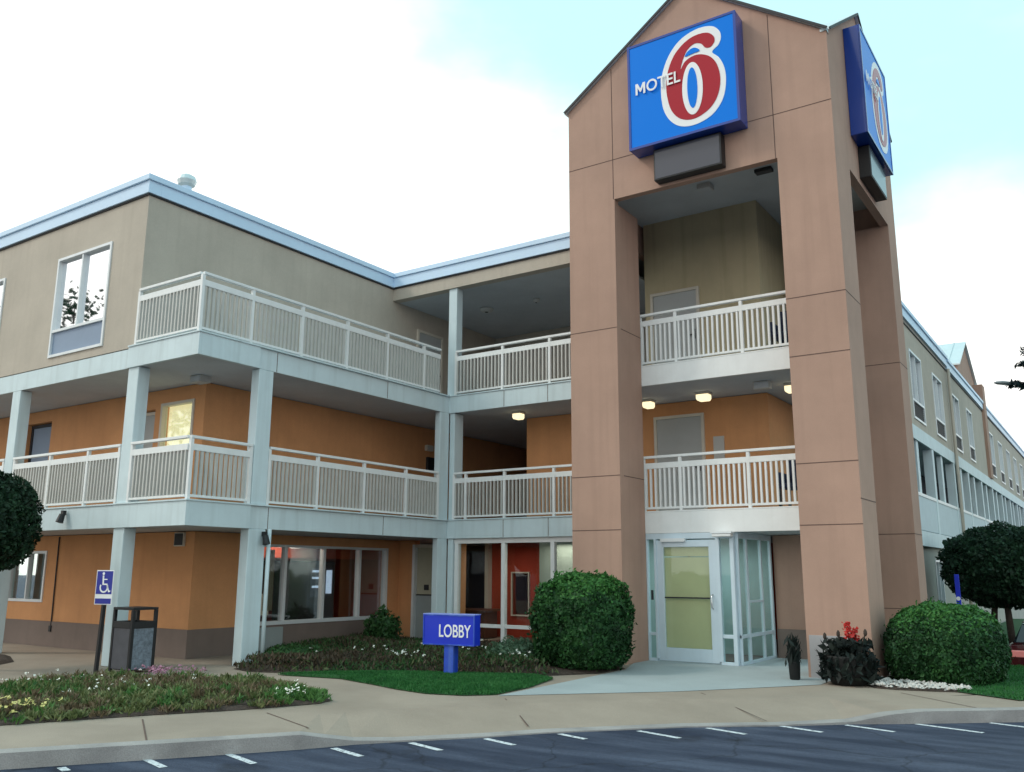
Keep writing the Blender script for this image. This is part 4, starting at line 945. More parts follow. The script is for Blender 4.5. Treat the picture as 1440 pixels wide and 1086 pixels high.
# ------------------------------------------------------------------ vegetation
def leaf_mesh(name, P, Nrm, ln, wd, m, parent=None, jit=.7, up=None, mi=None):
    """P: leaf centres (world), Nrm: facing; one rhombus per leaf"""
    n_ = len(P); og = np.array(origin(parent)) if parent is not None else np.zeros(3)
    Nv = Nrm+rng.normal(0, jit, (n_, 3)); Nv /= np.linalg.norm(Nv, axis=1)[:, None]+1e-9
    T = rng.normal(0, 1, (n_, 3)) if up is None else up+rng.normal(0, .35, (n_, 3))
    if up is None: T -= (T*Nv).sum(1)[:, None]*Nv
    T /= np.linalg.norm(T, axis=1)[:, None]+1e-9
    B = np.cross(Nv, T); B /= np.linalg.norm(B, axis=1)[:, None]+1e-9
    q_ = rng.uniform(.55, 1.45, n_); l = (ln*q_)[:, None]; w_ = (wd*q_*rng.uniform(.75, 1.25, n_))[:, None]
    V = np.stack([P-T*l/2, P+B*w_/2-T*l*.08, P+T*l/2, P-B*w_/2-T*l*.08], 1).reshape(-1, 3)-og
    me = bpy.data.meshes.new(name); me.vertices.add(4*n_); me.vertices.foreach_set('co', V.astype(np.float32).ravel())
    me.loops.add(4*n_); me.loops.foreach_set('vertex_index', np.arange(4*n_, dtype=np.int32))
    me.polygons.add(n_); me.polygons.foreach_set('loop_start', np.arange(0, 4*n_, 4, dtype=np.int32))
    ms = m if isinstance(m, list) else [m]
    for k_ in ms: me.materials.append(M[k_])
    if mi is not None: me.polygons.foreach_set('material_index', mi.astype(np.int32))
    me.update(calc_edges=True); me.validate()
    o = bpy.data.objects.new(name, me); COL.objects.link(o)
    if parent is not None: o.parent = parent
    return o
def blob_pts(n_, c, r, power=2.0, zmin=-1.0, rough=.06, depth=.35, freq=5):
    d = rng.normal(0, 1, (n_*2, 3)); d /= np.linalg.norm(d, axis=1)[:, None]; d = d[d[:, 2] > zmin][:n_]
    rad = 1/((np.abs(d)**power).sum(1))**(1/power)
    ph = rng.uniform(0, 6.28, 6); PHS[0] = (ph, rough, freq)
    bump = 1+rough*(np.sin(freq*d[:, 0]+ph[0])*np.sin(freq*d[:, 1]+ph[1])+np.sin(1.7*freq*d[:, 2]+ph[2])*np.sin(1.6*freq*d[:, 0]+ph[3])+.6*np.sin(3.1*freq*d[:, 1]+ph[4])*np.sin(2.9*freq*d[:, 2]+ph[5]))
    hf = np.sin(13*d[:, 0]+ph[2])*np.sin(12*d[:, 1]+ph[0])+np.sin(15*d[:, 2]+ph[1])*np.sin(11*d[:, 0]-ph[4])
    bump = bump+.022*hf; keep = (hf > -.95) | (rng.random(len(d)) < .35); d, rad, bump = d[keep], rad[keep], bump[keep]
    q = 1-depth*rng.random(len(d))**2.2
    P = np.array(c)+d*(rad*bump*q)[:, None]*np.array(r)
    return P, d, bump
def core(c, r, power, m, parent, sc=.8, zmin=-1.0):
    b = MB(); nu, nv = 48, 28; vs = []
    for j in range(nv+1):
        ph = -math.pi/2+math.pi*j/nv
        for i in range(nu):
            th_ = 2*math.pi*i/nu; d = (math.cos(ph)*math.cos(th_), math.cos(ph)*math.sin(th_), math.sin(ph))
            k_ = 1/(sum(abs(v)**power for v in d))**(1/power)*sc
            ph_, ro_, fq_ = PHS[0]
            k_ *= 1+ro_*(math.sin(fq_*d[0]+ph_[0])*math.sin(fq_*d[1]+ph_[1])+math.sin(1.7*fq_*d[2]+ph_[2])*math.sin(1.6*fq_*d[0]+ph_[3])+.6*math.sin(3.1*fq_*d[1]+ph_[4])*math.sin(2.9*fq_*d[2]+ph_[5]))
            vs.append((c[0]+d[0]*k_*r[0], c[1]+d[1]*k_*r[1], c[2]+max(d[2], zmin)*k_*r[2]))
    fs = [(j*nu+i, j*nu+(i+1) % nu, (j+1)*nu+(i+1) % nu, (j+1)*nu+i) for j in range(nv) for i in range(nu)]
    return b.add(vs, fs).build('inner_foliage', m, parent, smooth=True)
PHS = [None]
def shrub(name, label, cat, c, r, n_, ln, wd, m, power=2.4, zmin=-.95, rough=.05, stems=5, sprigs=0, mtop=None, sc=.86, depth=.3, group=None):
    t = thing(name, label, cat, (c[0], c[1], 0), group)
    P, d, bump = blob_pts(n_, c, r, power, zmin, rough, depth)
    k_ = rng.random(len(P)) < .05; P[k_] += d[k_]*rng.uniform(.0, .07, (k_.sum(), 1))
    P[:, 2] = np.maximum(P[:, 2], .02)
    ms = [m] if mtop is None else [m, mtop]; mi = None
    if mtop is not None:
        # leaves near the top take the lighter mtop green, with a ragged border
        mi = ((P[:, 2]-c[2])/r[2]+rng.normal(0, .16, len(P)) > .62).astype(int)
    if sprigs:
        Q, q = [], []
        for i in range(sprigs):
            a = rng.uniform(0, 6.28); rr = rng.uniform(0, .75); x = c[0]+rr*r[0]*math.cos(a); y = c[1]+rr*r[1]*math.sin(a); h = rng.uniform(.05, .18)
            for k_ in range(14): Q.append((x+rng.normal(0, .02), y+rng.normal(0, .02), c[2]+r[2]*.93+h*k_/14)); q.append((rng.normal(), rng.normal(), .3))
        P = np.concatenate([P, Q]); d = np.concatenate([d, q])
        if mi is not None: mi = np.concatenate([mi, np.ones(len(Q), int)])
    leaf_mesh('foliage', P, d, ln, wd, ms, t, .75, mi=mi)
    core(c, r, power, m, t, sc)
    b = MB()
    for i in range(stems):
        a = rng.uniform(0, 6.28); b.tube([(c[0]+.12*r[0]*math.cos(a), c[1]+.12*r[1]*math.sin(a), 0), (c[0]+.45*r[0]*math.cos(a), c[1]+.45*r[1]*math.sin(a), c[2])], [.02, .01], 6)
    b.build('stem', 'bark', t)
    return t
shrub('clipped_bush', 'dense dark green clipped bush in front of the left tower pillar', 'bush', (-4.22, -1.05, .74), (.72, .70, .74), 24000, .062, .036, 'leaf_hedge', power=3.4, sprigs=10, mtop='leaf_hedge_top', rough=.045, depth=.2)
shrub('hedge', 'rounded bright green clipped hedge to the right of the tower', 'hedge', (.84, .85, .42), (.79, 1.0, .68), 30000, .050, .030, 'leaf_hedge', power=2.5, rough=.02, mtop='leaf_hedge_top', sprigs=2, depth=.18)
# trees
def clipped_tree(name, label, c, r, n_, trunks, ln=.09, wd=.045, m='leaf_dark', power=2.3, gz=0):
    t = thing(name, label, 'tree', (c[0], c[1], gz))
    P, d, bump = blob_pts(n_, c, r, power, -1.0, .05, .2, 7)
    leaf_mesh('crown', P, d, ln, wd, m, t, .8); core(c, r, power, m, t, .82)
    for (x0, y0, x1, y1) in trunks:
        b = MB(); b.tube([(x0, y0, gz), ((x0*.6+x1*.4), (y0*.6+y1*.4), gz+(c[2]-gz)*.4), (x1, y1, c[2]+.2*r[2])], [.10, .085, .05], 10); b.build('trunk', 'bark', t, smooth=True)
    return t
clipped_tree('topiary_tree', 'dark green rounded tree at the left edge beside the column', (-11.92, -7.0, 2.27), (.92, .92, .84), 20000, [(-12.0, -7.0, -11.95, -7.0)], .075, .04, power=2.2)
clipped_tree('topiary_tree', 'large dark dome shaped tree with several trunks in front of the side wing', (.95, 11.6, 1.72), (1.62, 1.5, .98), 26000, [(.15, 11.6, .5, 11.6), (.75, 11.2, .62, 11.4), (1.2, 11.8, 1.1, 11.7)], .10, .055, power=2.6, gz=-.95)
def broad_tree(label, x, y, H, R_, n_):
    t = thing('broadleaf_tree', label, 'tree', (x, y, -.13))
    b = MB(); b.tube([(x, y, -.13), (x+.1, y, H*.35), (x, y+.1, H*.8)], [.30, .22, .07], 10); b.build('trunk', 'bark', t, smooth=True)
    b = MB(); Q, q = [], []
    for i in range(26):
        z = H*rng.uniform(.38, .95); a = rng.uniform(0, 6.28); L = R_*math.sin(math.pi*min(.95, max(.1, (z/H-.25)/.78)))*rng.uniform(.7, 1.1)
        e = np.array([x+L*math.cos(a), y+L*math.sin(a), z+.25*L]); b.tube([(x, y, z-.3), tuple(e)], [.07, .02], 6)
        c_ = rng.normal(0, 1, (n_//26, 3))*np.array([.75, .75, .45])+e; Q.append(c_); q.append(rng.normal(0, 1, c_.shape))
    b.build('limb', 'bark', t); leaf_mesh('crown', np.concatenate(Q), np.concatenate(q), .28, .16, 'leaf_dark', t)
broad_tree('tall open tree across the car park, mirrored in the upper left window', -37, -18.5, 14.2, 2.8, 2600)
broad_tree('second tree across the car park, mirrored in the upper left window', -31, -23, 9.5, 2.4, 1800)
# conifer with long drooping boughs beyond the right edge
t = thing('pine_tree', 'dark conifer with drooping boughs reaching in at the right edge of the sky', 'tree', (3.05, 18, -.9))
b = MB(); b.tube([(3.05, 18, -.9), (3.05, 18, 4), (3.05, 18, 11.5)], [.26, .2, .04], 12); b.build('trunk', 'bark', t, smooth=True)
QP, QN = [], []
bb = MB()
for i in range(46):
    z = 7.2+4.5*(i/46); az = i*2.4; L = (11.8-z)*.46+.15
    if i % 2 == 0: az = math.pi+rng.uniform(-.6, .4)
    d = np.array([math.cos(az), math.sin(az), 0]); tip = np.array([3.05, 18, z])+d*L+np.array([0, 0, .10*L])
    bb.tube([(3.05, 18, z-.1), tuple(np.array([3.05, 18, z])+d*L*.5+np.array([0, 0, -.06])), tuple(tip)], [.03, .022, .01], 5)
    for k_ in range(int(170*L)):
        f_ = rng.uniform(.25, 1.0); p = np.array([3.05, 18, z])*(1-f_)+tip*f_+rng.normal(0, 1, 3)*np.array([.09, .09, .05]); QP.append(p); QN.append((rng.normal()*.4, rng.normal()*.4, 1))
bb.build('boughs', 'bark', t); leaf_mesh('crown', np.array(QP), np.array(QN), .26, .075, 'leaf_pine', t, .5)
# street lamp reaching in from the right
t = thing('street_lamp', 'cobra head street lamp on a curved arm under the conifer boughs', 'lamp', (3.4, 18.6, -.95))
b = MB(); b.tube([(3.4, 18.6, -.95), (3.4, 18.6, 7.0)], [.09, .06], 10); b.build('pole', 'pvc', t, smooth=True)
b = MB(); b.tube([(3.4, 18.6, 6.9), (2.6, 18.5, 7.25), (1.6, 18.4, 7.40), (.75, 18.3, 7.55)], .03, 8); b.build('arm', 'pvc', t, smooth=True)
b = MB(); b.lathe((0, 0, 0), [(.02, -.3), (.10, -.2), (.13, 0), (.09, .2), (.03, .3)], 12)
b.v = [(.55+z*.95, 18.28+y, 7.60-z*.12+x*.55) for x, y, z in b.v]; b.build('lamp_head', mat('lamp_head_grey', (.18, .22, .24), .4, .05), t, smooth=True)

# beds: soft ground cover nobody could count
def in_poly(P, poly):
    x, y = P[:, 0], P[:, 1]; ins = np.zeros(len(P), bool); n_ = len(poly)
    for i in range(n_):
        x0, y0 = poly[i]; x1, y1 = poly[(i+1) % n_]
        c_ = ((y0 > y) != (y1 > y)) & (x < (x1-x0)*(y-y0)/(y1-y0+1e-12)+x0); ins ^= c_
    return ins
def edge_dist(P, poly):
    d = np.full(len(P), 9.0); A = np.array(poly)
    for i in range(len(A)):
        a, b_ = A[i], A[(i+1) % len(A)]; ab = b_-a; t_ = np.clip(((P-a)@ab)/(ab@ab), 0, 1); d = np.minimum(d, np.linalg.norm(P-a-t_[:, None]*ab, axis=1))
    return d
def scatter(poly, n_):
    A = np.array(poly); P = rng.uniform(A.min(0), A.max(0), (n_*4, 2)); return P[in_poly(P, poly)][:n_]
def fbm(P, s, seed):
    r_ = np.random.default_rng(seed); v = np.zeros(len(P))
    for k_ in range(6):
        a = r_.uniform(0, 6.28); f_ = s*r_.uniform(.6, 2.2); v += np.sin(P[:, 0]*f_*math.cos(a)+P[:, 1]*f_*math.sin(a)+r_.uniform(0, 6.28))
    return v/6
CL = scatter(BED1, 1250)
PP, UU, CI = [], [], []
clr = rng.normal(0, 1, len(CL)); fz = fbm(CL, 1.6, 9)
ced = edge_dist(CL, BED1)
for i in range(len(CL)):
    k_ = int(rng.uniform(28, 60)); rad = rng.uniform(.05, .15); H = np.clip(ced[i]/.3, .4, 1)*rng.uniform(.08, .19)*(1.25 if rng.random() < .08 else 1)
    a = rng.uniform(0, 6.28, k_); rr = rad*np.sqrt(rng.random(k_)); h = H*(1-rng.random(k_)**2*.8)*(1-.5*rr/rad)
    PP.append(np.column_stack([CL[i, 0]+rr*np.cos(a), CL[i, 1]+rr*np.sin(a), .03+h])); UU.append(np.column_stack([np.cos(a)*rr/rad*.9, np.sin(a)*rr/rad*.9, np.full(k_, .9)]))
    v = fz[i]+.22*clr[i]; c_ = 1 if v > .18 else (2 if v < -.25 else 0)
    if np.linalg.norm(CL[i]-np.array([-5.15, -6.15])) < .45: c_ = 2
    CI.append(np.full(k_, c_))
P3 = np.concatenate(PP); U = np.concatenate(UU); cm = np.concatenate(CI)
N3 = np.column_stack([rng.normal(0, .6, len(P3)), rng.normal(0, .6, len(P3))-.3, np.full(len(P3), .5)])
tag(leaf_mesh('ground_cover', P3, N3, .075, .020, ['leaf_bed', 'leaf_bed_brown', 'leaf_bed_green'], None, .3, up=U, mi=cm), 'low brown and green ground cover filling the front flower bed', 'ground cover', kind='stuff')
def flowers(name, label, spots, m, n_, size, hz):
    Q = []
    for (x, y, rx, ry, k_) in spots:
        for _ in range(int(n_*k_)):
            c_ = (x+rng.normal(0, rx), y+rng.normal(0, ry), hz+rng.normal(0, .025))
            for _p in range(4): Q.append((c_[0]+rng.normal(0, size*.35), c_[1]+rng.normal(0, size*.35), c_[2]+rng.normal(0, size*.2)))
    Q = np.array(Q); o = leaf_mesh(name, Q, np.tile([0, -.4, 1.0], (len(Q), 1)), size, size*.75, m, None, .5)
    return tag(o, label, 'flowers', kind='stuff')
flowers('yellow_flowers', 'yellow flowers at the left end of the front flower bed', [(-6.95, -9.2, .38, .32, 1.0), (-6.5, -8.7, .12, .2, .25)], 'fl_yellow', 70, .034, .17)
flowers('white_flowers', 'white flowers scattered through the front flower bed', [(-7.1, -7.3, .18, .3, .5), (-8.6, -7.4, .3, .25, .5), (-5.15, -6.35, .10, .14, .45), (-7.6, -6.6, .5, .4, .3)], 'fl_white', 36, .028, .17)
flowers('pink_flowers', 'pink flowers along the back of the front flower bed by the bin', [(-8.25, -6.0, .17, .10, 1.0), (-7.85, -5.75, .12, .08, .5)], 'fl_pink', 85, .032, .16)
# second bed: darker ground cover
P = scatter(BED2, 30000); P = P[~((np.abs(P[:, 0]+4.2) < .7) & (P[:, 1] > -2.0))]
lw_ = in_poly(P, LAWN); P = P[~lw_]; P = P[(P[:, 0] < -4.55) | (P[:, 1] < -1.9)]
hgt = .10+.16*np.clip(fbm(P, 2.2, 21)+.35, 0, 1); hgt *= np.clip(edge_dist(P, BED2)/.2, .25, 1)
zz = hgt*(1-rng.random(len(P))**2*.9)+.03
br = fbm(P, 2.0, 13)+.3*rng.normal(0, 1, len(P)); cm = np.where(br > .05, 1, 0); cm[br < -.2] = 2
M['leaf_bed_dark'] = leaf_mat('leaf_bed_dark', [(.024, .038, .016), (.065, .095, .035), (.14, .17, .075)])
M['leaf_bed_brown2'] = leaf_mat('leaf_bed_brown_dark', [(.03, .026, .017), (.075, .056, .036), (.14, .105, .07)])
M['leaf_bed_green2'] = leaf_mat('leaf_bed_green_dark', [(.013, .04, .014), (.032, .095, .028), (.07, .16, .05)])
U = np.column_stack([rng.normal(0, .5, len(P)), rng.normal(0, .5, len(P)), np.ones(len(P))])
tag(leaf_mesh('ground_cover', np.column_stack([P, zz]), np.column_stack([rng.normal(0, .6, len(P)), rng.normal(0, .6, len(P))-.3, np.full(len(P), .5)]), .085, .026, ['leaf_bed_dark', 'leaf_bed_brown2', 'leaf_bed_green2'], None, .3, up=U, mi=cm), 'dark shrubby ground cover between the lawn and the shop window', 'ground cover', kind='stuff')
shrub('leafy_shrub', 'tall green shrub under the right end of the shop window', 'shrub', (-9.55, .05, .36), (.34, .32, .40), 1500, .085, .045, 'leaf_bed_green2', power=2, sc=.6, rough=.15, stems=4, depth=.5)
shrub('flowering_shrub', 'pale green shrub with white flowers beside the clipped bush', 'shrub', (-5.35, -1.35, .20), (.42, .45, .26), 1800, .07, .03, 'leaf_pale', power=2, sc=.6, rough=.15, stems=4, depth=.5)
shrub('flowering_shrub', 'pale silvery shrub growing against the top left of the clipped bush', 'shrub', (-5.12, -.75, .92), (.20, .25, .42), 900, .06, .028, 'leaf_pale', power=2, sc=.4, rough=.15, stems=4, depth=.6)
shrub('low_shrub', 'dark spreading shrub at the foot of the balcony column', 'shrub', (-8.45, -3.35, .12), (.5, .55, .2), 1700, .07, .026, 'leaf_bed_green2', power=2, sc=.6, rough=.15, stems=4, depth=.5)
flowers('white_flowers', 'white flowers among the plants behind the lobby sign', [(-6.55, -2.6, .14, .12, .6), (-6.3, -1.0, .7, .2, .6), (-5.1, -1.6, .2, .25, .7), (-7.9, -2.6, .3, .4, .3)], 'fl_white', 26, .034, .26)
# lawn blades
def blades(name, label, poly, n_, h, w_, z0):
    P = scatter(poly, n_); zf = z0 if callable(z0) else (lambda Q: np.full(len(Q), z0)); hh = h*rng.uniform(.6, 1.2, len(P))
    U = np.column_stack([rng.normal(0, .4, len(P)), rng.normal(0, .4, len(P)), np.ones(len(P))])
    o = leaf_mesh(name, np.column_stack([P, zf(P)+hh*.4]), rng.normal(0, 1, (len(P), 3))*np.array([1, 1, .1]), h, w_, 'grass', None, .1, up=U)
    return tag(o, label, 'grass', kind='stuff')
zl = lambda Q: .012+.033*np.clip(edge_dist(Q, LAWN)/.3, 0, 1)
blades('lawn_grass', 'short bright green grass around the lobby sign', LAWN, 42000, .045, .009, zl)
SL = [(1.15, -.55), (1.9, -1.0), (2.6, -.35), (3.6, .7), (5.5, 2.6), (4.6, 3.55), (1.0, 3.55), (1.4, 1.0)]
blades('lawn_grass', 'short green grass to the right of the clipped hedge', SL, 26000, .05, .011, .015)
# pebbles
P = scatter([(.03, -.52), (.15, -.72), (.45, -.74), (.9, -.62), (1.3, -.45), (1.25, -.2), (.9, -.12), (.4, .1), (.03, .1)], 520)
b = MB()
for (x, y) in P:
    r0 = rng.uniform(.014, .034); vs = []
    rot = rng.uniform(0, 6.28)
    ico = [(0, 0, -.6), (.9, 0, -.1), (.3, .85, -.15), (-.7, .5, -.1), (-.75, -.5, -.1), (.28, -.85, -.1), (.2, .1, .65), (-.3, .2, .55), (.1, -.4, .5)]
    z_ = .012+r0*.5+rng.uniform(0, .035)
    for v in ico:
        k_ = r0*rng.uniform(.8, 1.25); X_ = v[0]*k_*1.3; Y_ = v[1]*k_
        vs.append((x+X_*math.cos(rot)-Y_*math.sin(rot), y+X_*math.sin(rot)+Y_*math.cos(rot), z_+v[2]*k_))
    b.add(vs, [(0, 2, 1), (0, 3, 2), (0, 4, 3), (0, 5, 4), (0, 1, 5), (1, 2, 6), (2, 7, 6), (2, 3, 7), (3, 4, 7), (4, 8, 7), (4, 5, 8), (5, 1, 8), (1, 6, 8), (6, 7, 8)])
tag(b.build('white_pebbles', 'pebble'), 'loose white pebbles between the tower pillar and the hedge', 'pebbles', kind='stuff')
sheet('pebble_bed', [(.02, -.50), (.15, -.74), (.45, -.77), (.9, -.65), (1.35, -.47), (1.3, -.1), (.9, .1), (.02, .1)], .006, 'soil', dome=.02)
# planter with red cockscomb flowers
px, py = -.22, -.52
t = thing('flower_planter', 'dark planter overflowing with dark foliage and red cockscomb flowers at the right pillar', 'planter', (px, py, 0))
b = MB(); b.lathe((px, py, 0), [(.20, 0), (.25, .02), (.30, .20), (.33, .36), (.34, .40), (.30, .40), (.28, .34)], 28); b.build('tub', 'tub', t, smooth=True)
Q, q, U = [], [], []
for i in range(760):
    a = rng.uniform(0, 6.28); rr = rng.uniform(.03, .36); h = rng.uniform(.30, .62)-.25*max(0, rr-.25)
    if i % 3 == 0: rr = rng.uniform(.31, .40); h = rng.uniform(.08, .42)
    Q.append((px+rr*math.cos(a), py+rr*math.sin(a)*.9, h)); q.append((math.cos(a)*.7, math.sin(a)*.7, .6)); U.append((math.cos(a)*.5, math.sin(a)*.5, rng.uniform(-.6, .9)))
leaf_mesh('foliage', np.array(Q), np.array(q), .15, .075, 'leaf_planter', t, .35, up=np.array(U))
for dx, dy, h0, h1, r0 in ((.06, -.12, .5, .86, .040), (.13, -.03, .5, .78, .034)):
    b = MB(); b.tube([(px+dx, py+dy, h0-.15), (px+dx-.01, py+dy, h1-.05)], .008, 6); b.build('flower_stem', 'leaf_planter', t)
    Q = np.array([(px+dx-.01+rng.normal(0, r0*.6), py+dy+rng.normal(0, r0*.5), rng.uniform(h1-.22, h1)) for _ in range(150)])
    leaf_mesh('flower_head', Q, rng.normal(0, 1, (150, 3)), .04, .03, 'fl_red', t)
for dx, h1 in ((-.10, .70), (.27, .73), (-.29, .66)):
    b = MB(); b.tube([(px+dx*.6, py-.05, .35), (px+dx, py-.06, h1)], [.012, .008], 6); b.lathe((px+dx, py-.06, h1-.06), [(.012, 0), (.026, .03), (.024, .07), (.008, .10)], 8); b.build('seed_head', 'bark', t)
# small potted plant by the alcove
px, py = -1.02, -.42
t = thing('potted_plant', 'narrow dark pot with slim green leaves at the left foot of the right pillar', 'plant', (px, py, 0))
b = MB(); b.lathe((px, py, 0), [(.06, 0), (.075, .02), (.085, .24), (.09, .26), (.07, .26)], 16); b.build('pot', 'tub', t, smooth=True)
Q = np.array([(px+rng.normal(0, .045), py+rng.normal(0, .045), rng.uniform(.24, .60)) for _ in range(150)])
leaf_mesh('foliage', Q, rng.normal(0, 1, (150, 3)), .16, .035, 'leaf_planter', t, .2, up=np.tile([0, 0, 1.0], (150, 1)))
# blue marker post before the dark tree
t = thing('marker_post', 'slim blue marker post with a white disc in front of the dome shaped tree', 'post', (-.08, 9.0, -.95))
b = MB(); b.box(-.12, -.02, 8.98, 9.02, -.95, 1.52); b.build('post', 'royal', t, bevel=.01)
b = MB(); b.v = []; b.tube([(-.07, 8.976, .98), (-.07, 8.972, .98)], .045, 14); b.build('disc', 'sign_white', t)

# ------------------------------------------------------------------ car
def car(label, x, y, gz, rz):
    t = thing('parked_car', label, 'car', (x, y, gz), None, rz)
    # rear end at local y=0, car runs to +y; sections (y, half width, z bottom, z belt)
    W = .90
    st = [(0, .80, .34, .90), (.10, .87, .26, 1.00), (.5, W, .22, 1.03), (1.6, W, .20, .98), (3.0, W, .20, .96), (3.9, W, .22, .88), (4.35, .86, .26, .74), (4.5, .76, .34, .62)]
    b = MB(); vs = []; K = 12
    for (yy_, w_, z0_, z1_) in st:
        sec = [(-w_*.86, z0_), (-w_, z0_+.10), (-w_*1.0, z0_+(z1_-z0_)*.55), (-w_*.95, z1_-.06), (-w_*.86, z1_), (-w_*.4, z1_+.03)]
        sec = sec+[(-a, z) for a, z in sec[::-1]]
        vs += [(a, yy_, z) for a, z in sec]
    fs = [(i*K+k_, i*K+(k_+1) % K, (i+1)*K+(k_+1) % K, (i+1)*K+k_) for i in range(len(st)-1) for k_ in range(K)]+[tuple(range(K)), tuple((len(st)-1)*K+k_ for k_ in range(K-1, -1, -1))]
    b.add(vs, fs).build('body', 'car', t, bevel=.02, smooth=True, local=True)
    b = MB(); vs = []
    for (yy_, w0, w1, z0_, z1_) in [(.55, .76, .70, 1.02, 1.04), (1.15, .78, .60, 1.0, 1.40), (2.3, .78, .60, .98, 1.42), (3.2, .76, .66, .95, .99)]:
        vs += [(-w0, yy_, z0_), (-w1, yy_, z1_), (w1, yy_, z1_), (w0, yy_, z0_)]
    fs = [(i*4+k_, i*4+(k_+1) % 4, i*4+4+(k_+1) % 4, i*4+4+k_) for i in range(3) for k_ in range(4)]+[(0, 1, 2, 3), (15, 14, 13, 12)]
    b.add(vs, fs).build('cabin_glass', mat('car_glass', (.012, .015, .018), .06, .0), t, local=True)
    b = MB(); b.box(-.60, .60, 1.2, 2.3, 1.415, 1.445); b.build('roof', 'car', t, bevel=.012, local=True)
    for sx_ in (-1, 1):
        b = MB(); b.box(sx_*.40, sx_*.875, -.03, .16, .76, .90); b.build('tail_light', 'tail', t, bevel=.02, local=True)
        for yy_ in (.85, 3.6):
            b = MB(); b.tube([(sx_*.70, yy_, .32), (sx_*.91, yy_, .32)], .32, 22); wh = b.build('wheel', 'tyre', t, local=True)
            b = MB(); b.tube([(sx_*.90, yy_, .32), (sx_*.918, yy_, .32)], .21, 18); b.build('rim', 'chrome', wh, local=True)
    b = MB(); b.box(-.78, .78, -.07, .05, .36, .54); b.build('bumper', 'car', t, bevel=.03, local=True)
    b = MB(); b.box(-.25, .25, -.04, .0, .60, .72); b.build('licence_plate', 'sign_white', t, local=True)
car('dark red parked car with pale red tail lights at the right edge of the drive', 1.72, 8.2, -.95, R(0))

# ------------------------------------------------------------------ sky and light
W_ = bpy.data.worlds.new('World'); S.world = W_; W_.use_nodes = True
nt = W_.node_tree; N = nt.nodes; L = nt.links; bg = N['Background']
SUN_EL, SUN_AZ = 42, 232
sky = N.new('ShaderNodeTexSky'); sky.sky_type = 'NISHITA'; sky.sun_disc = False
sky.sun_elevation = R(SUN_EL); sky.sun_rotation = R(SUN_AZ); sky.air_density = 1.0; sky.dust_density = 1.2; sky.ozone_density = 1.5
tc = N.new('ShaderNodeTexCoord')
mp = N.new('ShaderNodeMapping'); mp.inputs['Scale'].default_value = (1.3, 1.3, 2.6); mp.inputs['Location'].default_value = (5.3, 1.7, .8)
L.new(tc.outputs['Generated'], mp.inputs['Vector'])
no = N.new('ShaderNodeTexNoise'); no.inputs['Scale'].default_value = 1.5; no.inputs['Detail'].default_value = 7; no.inputs['Roughness'].default_value = .5
L.new(mp.outputs['Vector'], no.inputs['Vector'])
# more cloud towards the horizon
sp = N.new('ShaderNodeSeparateXYZ'); L.new(tc.outputs['Generated'], sp.inputs[0])
m1 = N.new('ShaderNodeMath'); m1.operation = 'MULTIPLY_ADD'; m1.inputs[1].default_value = -.95; m1.inputs[2].default_value = .50
L.new(sp.outputs['Z'], m1.inputs[0])
m2 = N.new('ShaderNodeMath'); m2.operation = 'ADD'; # the cloud bank lies to the north west, clearer sky to the east
dp = N.new('ShaderNodeVectorMath'); dp.operation = 'DOT_PRODUCT'; dp.inputs[1].default_value = (-.23, -.155, 0); L.new(tc.outputs['Generated'], dp.inputs[0])
m3 = N.new('ShaderNodeMath'); m3.operation = 'ADD'; L.new(m1.outputs[0], m3.inputs[0]); L.new(dp.outputs['Value'], m3.inputs[1])
L.new(no.outputs['Fac'], m2.inputs[0]); L.new(m3.outputs[0], m2.inputs[1])
cr = N.new('ShaderNodeValToRGB'); cr.color_ramp.elements[0].position = .40; cr.color_ramp.elements[1].position = .66; cr.color_ramp.interpolation = 'EASE'
L.new(m2.outputs[0], cr.inputs['Fac'])
gain = N.new('ShaderNodeMix'); gain.data_type = 'RGBA'; gain.blend_type = 'MULTIPLY'; gain.inputs['Factor'].default_value = 1
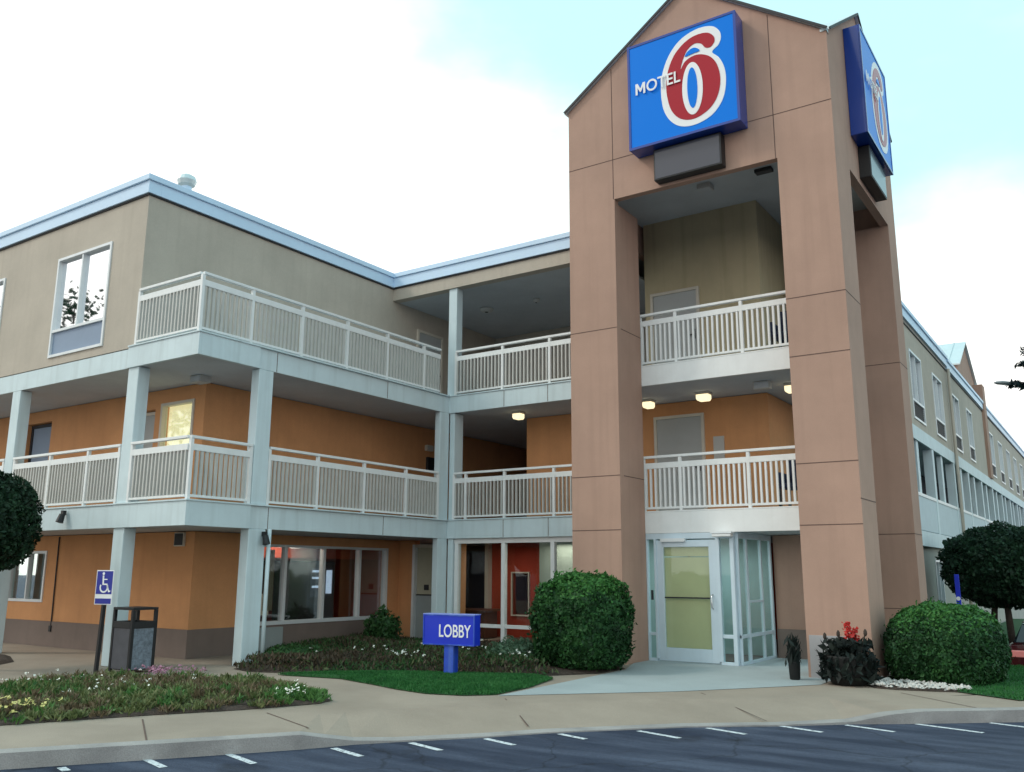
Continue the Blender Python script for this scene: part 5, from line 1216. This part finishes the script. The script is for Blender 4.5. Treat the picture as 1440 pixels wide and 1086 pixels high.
gain.inputs['B'].default_value = (1.9, 2.3, 1.75, 1); L.new(sky.outputs[0], gain.inputs['A'])
base = N.new('ShaderNodeMix'); base.data_type = 'RGBA'; base.inputs['Factor'].default_value = .86; base.inputs['B'].default_value = (6.9, 10.8, 11.6, 1)
L.new(gain.outputs['Result'], base.inputs['A'])
mix = N.new('ShaderNodeMix'); mix.data_type = 'RGBA'; mix.inputs['B'].default_value = (13.6, 13.4, 12.8, 1)
L.new(cr.outputs['Color'], mix.inputs['Factor']); L.new(base.outputs['Result'], mix.inputs['A'])
L.new(mix.outputs['Result'], bg.inputs['Color']); bg.inputs['Strength'].default_value = .10
sl_ = bpy.data.lights.new('sun', 'SUN'); sl_.energy = 1.1; sl_.angle = R(11); sl_.color = (1, .92, .80)
so = bpy.data.objects.new('sun', sl_); COL.objects.link(so)
az = R(SUN_AZ); dv = Vector((math.sin(az)*math.cos(R(SUN_EL)), math.cos(az)*math.cos(R(SUN_EL)), math.sin(R(SUN_EL))))
so.rotation_euler = dv.to_track_quat('Z', 'Y').to_euler(); so.location = (0, -20, 30)

# ------------------------------------------------------------------ camera
cd = bpy.data.cameras.new('camera'); cam = bpy.data.objects.new('camera', cd); COL.objects.link(cam)
cd.sensor_fit = 'HORIZONTAL'; cd.sensor_width = 36; cd.lens = 36*1252.5/1440; cd.clip_end = 2000; cd.clip_start = .05
yaw, pit, rol = R(34.081), R(11.777), R(.263)
fw = Vector((-math.sin(yaw)*math.cos(pit), math.cos(yaw)*math.cos(pit), math.sin(pit))); rt = Vector((math.cos(yaw), math.sin(yaw), 0)); up = rt.cross(fw)
r2 = rt*math.cos(rol)+up*math.sin(rol); u2 = -rt*math.sin(rol)+up*math.cos(rol)
mw = Matrix((r2, u2, -fw)).transposed().to_4x4(); mw.translation = (3.176, -14.061, 1.534); cam.matrix_world = mw
S.camera = cam
S.view_settings.view_transform = 'Standard'; S.view_settings.look = 'None'; S.view_settings.exposure = 0.08; S.view_settings.gamma = 1
S.render.resolution_x = 1024; S.render.resolution_y = 772
